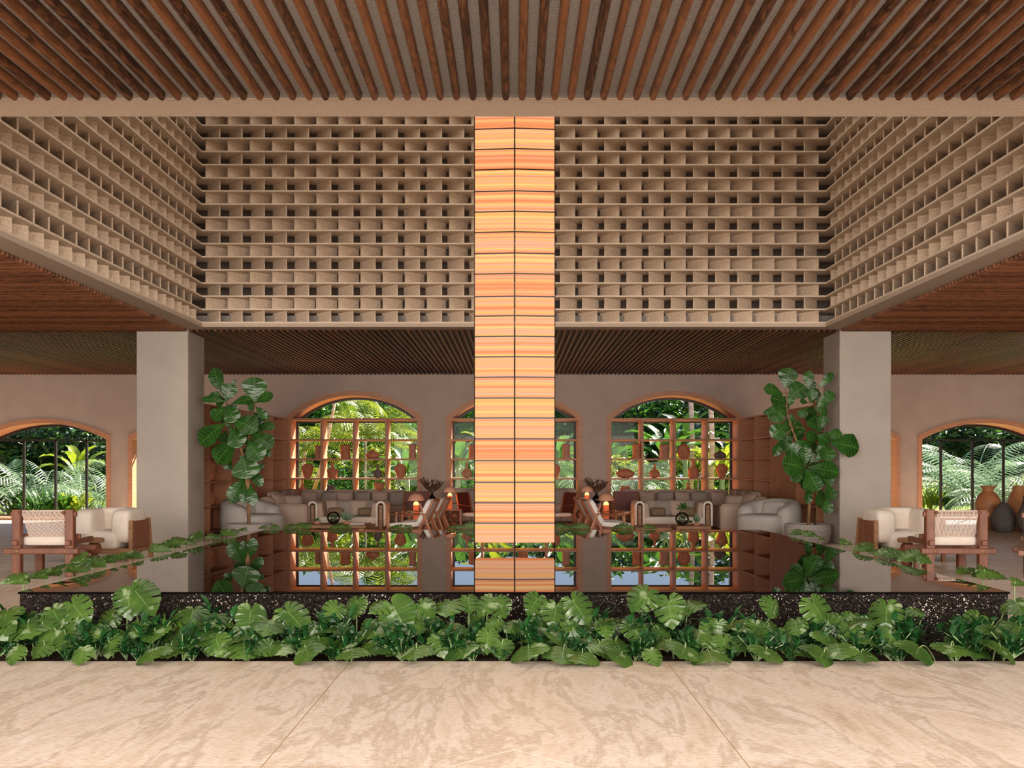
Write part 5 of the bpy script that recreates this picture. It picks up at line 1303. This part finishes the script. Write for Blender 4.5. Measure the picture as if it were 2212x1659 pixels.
# left lounge window
palm_obj('cane_palm', 'palm with leaning orange canes in the left lounge window', at(662, 33), 25, 14, 2.1, 3.4, G_yel, cane, group=gp, tr_r=.075, lean=.9, lw=.016)
palm_obj('cane_palm', 'second orange cane palm at the left edge of the left window', at(640, 35), 26, 12, 2.0, 2.4, G_yel, cane, group=gp, tr_r=.08, lean=.3, lw=.016)
palm_obj('areca_palm', 'yellow-green feather palm in the upper left lounge window', at(790, 36), 27, 18, 2.6, 2.3, G_yel, group=gp, lw=.015)
palm_obj('areca_palm', 'green feather palm low in the middle of the left lounge window', at(745, 31.5), 28, 16, 1.3, 0, G_mid, group=gp, lw=.018)
banana('banana plant with blue-green leaves at the right of the left lounge window', at(880, 33), 32, 10, 1.2, 1.2, G_mid, gp)
tree('garden_tree', 'small slender garden tree behind the left lounge window', at(835, 42), 61, 3.4, (1.6, 1.2, 1.6), 2400, .12, G_mid)
for i, px in enumerate((650, 700, 760, 820, 870)):
    clump('low %s shrub at the foot of the left lounge window, %s from the left' % ('yellow-green' if i % 2 else 'dark green', ordn[i]), at(px, 30.6), 70+i, 80, .45, G_yel if i % 2 else G_mid)
# middle window
banana('banana plant with broad bright leaves in the left of the middle window', at(990, 32.5), 33, 10, 1.2, 1.5, G_mid, gp)
banana('yellow-green banana plant behind the hanging column', at(1060, 34), 34, 9, 1.4, 1.6, G_yel, gp)
palm_obj('areca_palm', 'pale palm at the left of the middle window', at(1022, 31), 29, 14, 1.3, 0, G_pale, group=gp, lw=.016)
palm_obj('areca_palm', 'pale green palm at the right of the middle window', at(1225, 31.2), 30, 18, 1.9, .2, G_pale, group=gp, lw=.018)
palm_obj('areca_palm', 'palm behind the hanging column', at(1150, 35), 35, 16, 2.3, 1.0, G_mid, group=gp)
banana('banana plant at the right of the middle window', at(1205, 34), 36, 10, 1.2, 1.7, G_mid, gp)
# right lounge window
palm_obj('areca_palm', 'big pale palm at the left edge of the right lounge window', at(1338, 31.5), 37, 22, 2.3, .5, G_pale, group=gp, lw=.018)
banana('banana plant with dark green drooping leaves in the upper right lounge window', at(1440, 33), 38, 10, 1.6, 1.9, G_mid, gp)
banana('dark banana plant behind the middle of the right lounge window', at(1480, 37), 39, 11, 1.8, 2.2, G_dark, gp)
banana('yellow-green banana plant at the right of the right lounge window', at(1560, 33), 40, 9, 1.5, 1.3, G_yel, gp)
for i, (px, D, h_) in enumerate(((1492, 34, 4.8), (1535, 32.5, 4.6), (1578, 34, 4.6))):
    m1 = MB(); m1.tube([(0, 0, 0), (.05, 0, h_*.5), (-.04, 0, h_)], [.09, .08, .07], 10)
    tag(m1.build('tree_trunk', trunk_g, None, at(px, D)), 'straight pale trunk in the right lounge window, %s from the left' % ordn[i], 'tree trunk')
for i, px in enumerate((1425, 1470, 1515, 1560)):
    rt = thing('grass_tuft', 'tuft of arching pale grass below the right lounge window, %s from the left' % ordn[i], 'grass tuft', at(px, 30.2)); m1 = MB(); rr = random.Random(i)
    for q in range(150):
        a_ = rr.uniform(0, 6.28); e_ = rr.uniform(.5, 1.45); d = Vector((math.cos(a_)*math.cos(e_), math.sin(a_)*math.cos(e_), math.sin(e_))); L_ = rr.uniform(.6, 1.1)
        p0 = Vector((0, 0, .0)); p1 = p0 + d*L_*.6; p2 = p1 + (d - Vector((0, 0, .7))).normalized()*L_*.4; w_ = Vector((-math.sin(a_), math.cos(a_), 0))*.009
        m1.add([p0-w_, p0+w_, p1+w_, p1-w_, p2], [(0, 1, 2, 3), (3, 2, 4)], [(.5, .5)]*5)
    m1.build('blades', G_pale if i % 2 else G_yel, rt)
# shrub layer between the windows and the belt
s1 = tree('shrub', 'round mid green shrub in the middle of the garden', at(700, 41), 81, .9, (1.3, .9, .9), 1700, .11, G_mid)
s2_ = tree('shrub', 'round yellow-green shrub in the middle of the garden', at(600, 44), 82, .9, (1.3, .9, 1.0), 1700, .10, G_yel)
mids = [(655, 38, 1), (760, 43, 0), (815, 39, 1), (900, 42, 0), (950, 38, 0), (1000, 43, 1), (1050, 40, 0), (1110, 42, 1), (1165, 39, 0), (1230, 42, 0), (1290, 39, 1), (1345, 42, 0), (1400, 39, 1), (1455, 43, 0), (1510, 40, 1), (1570, 42, 0), (1620, 40, 0), (20, 46, 0), (2070, 46, 0)]
for i, (px, D, kd) in enumerate(mids):
    dup(s2_ if kd else s1, at(px, D), i*2.1, 'round %s shrub in the middle of the garden, %s from the left window on' % ('yellow-green' if kd else 'mid green', ordn[i]) if i < 17 else 'round shrub far out in the %s side arch view' % ('left' if i == 17 else 'right'), 'shrubs in the middle of the garden', 1.0 + .25*((i*7) % 3))
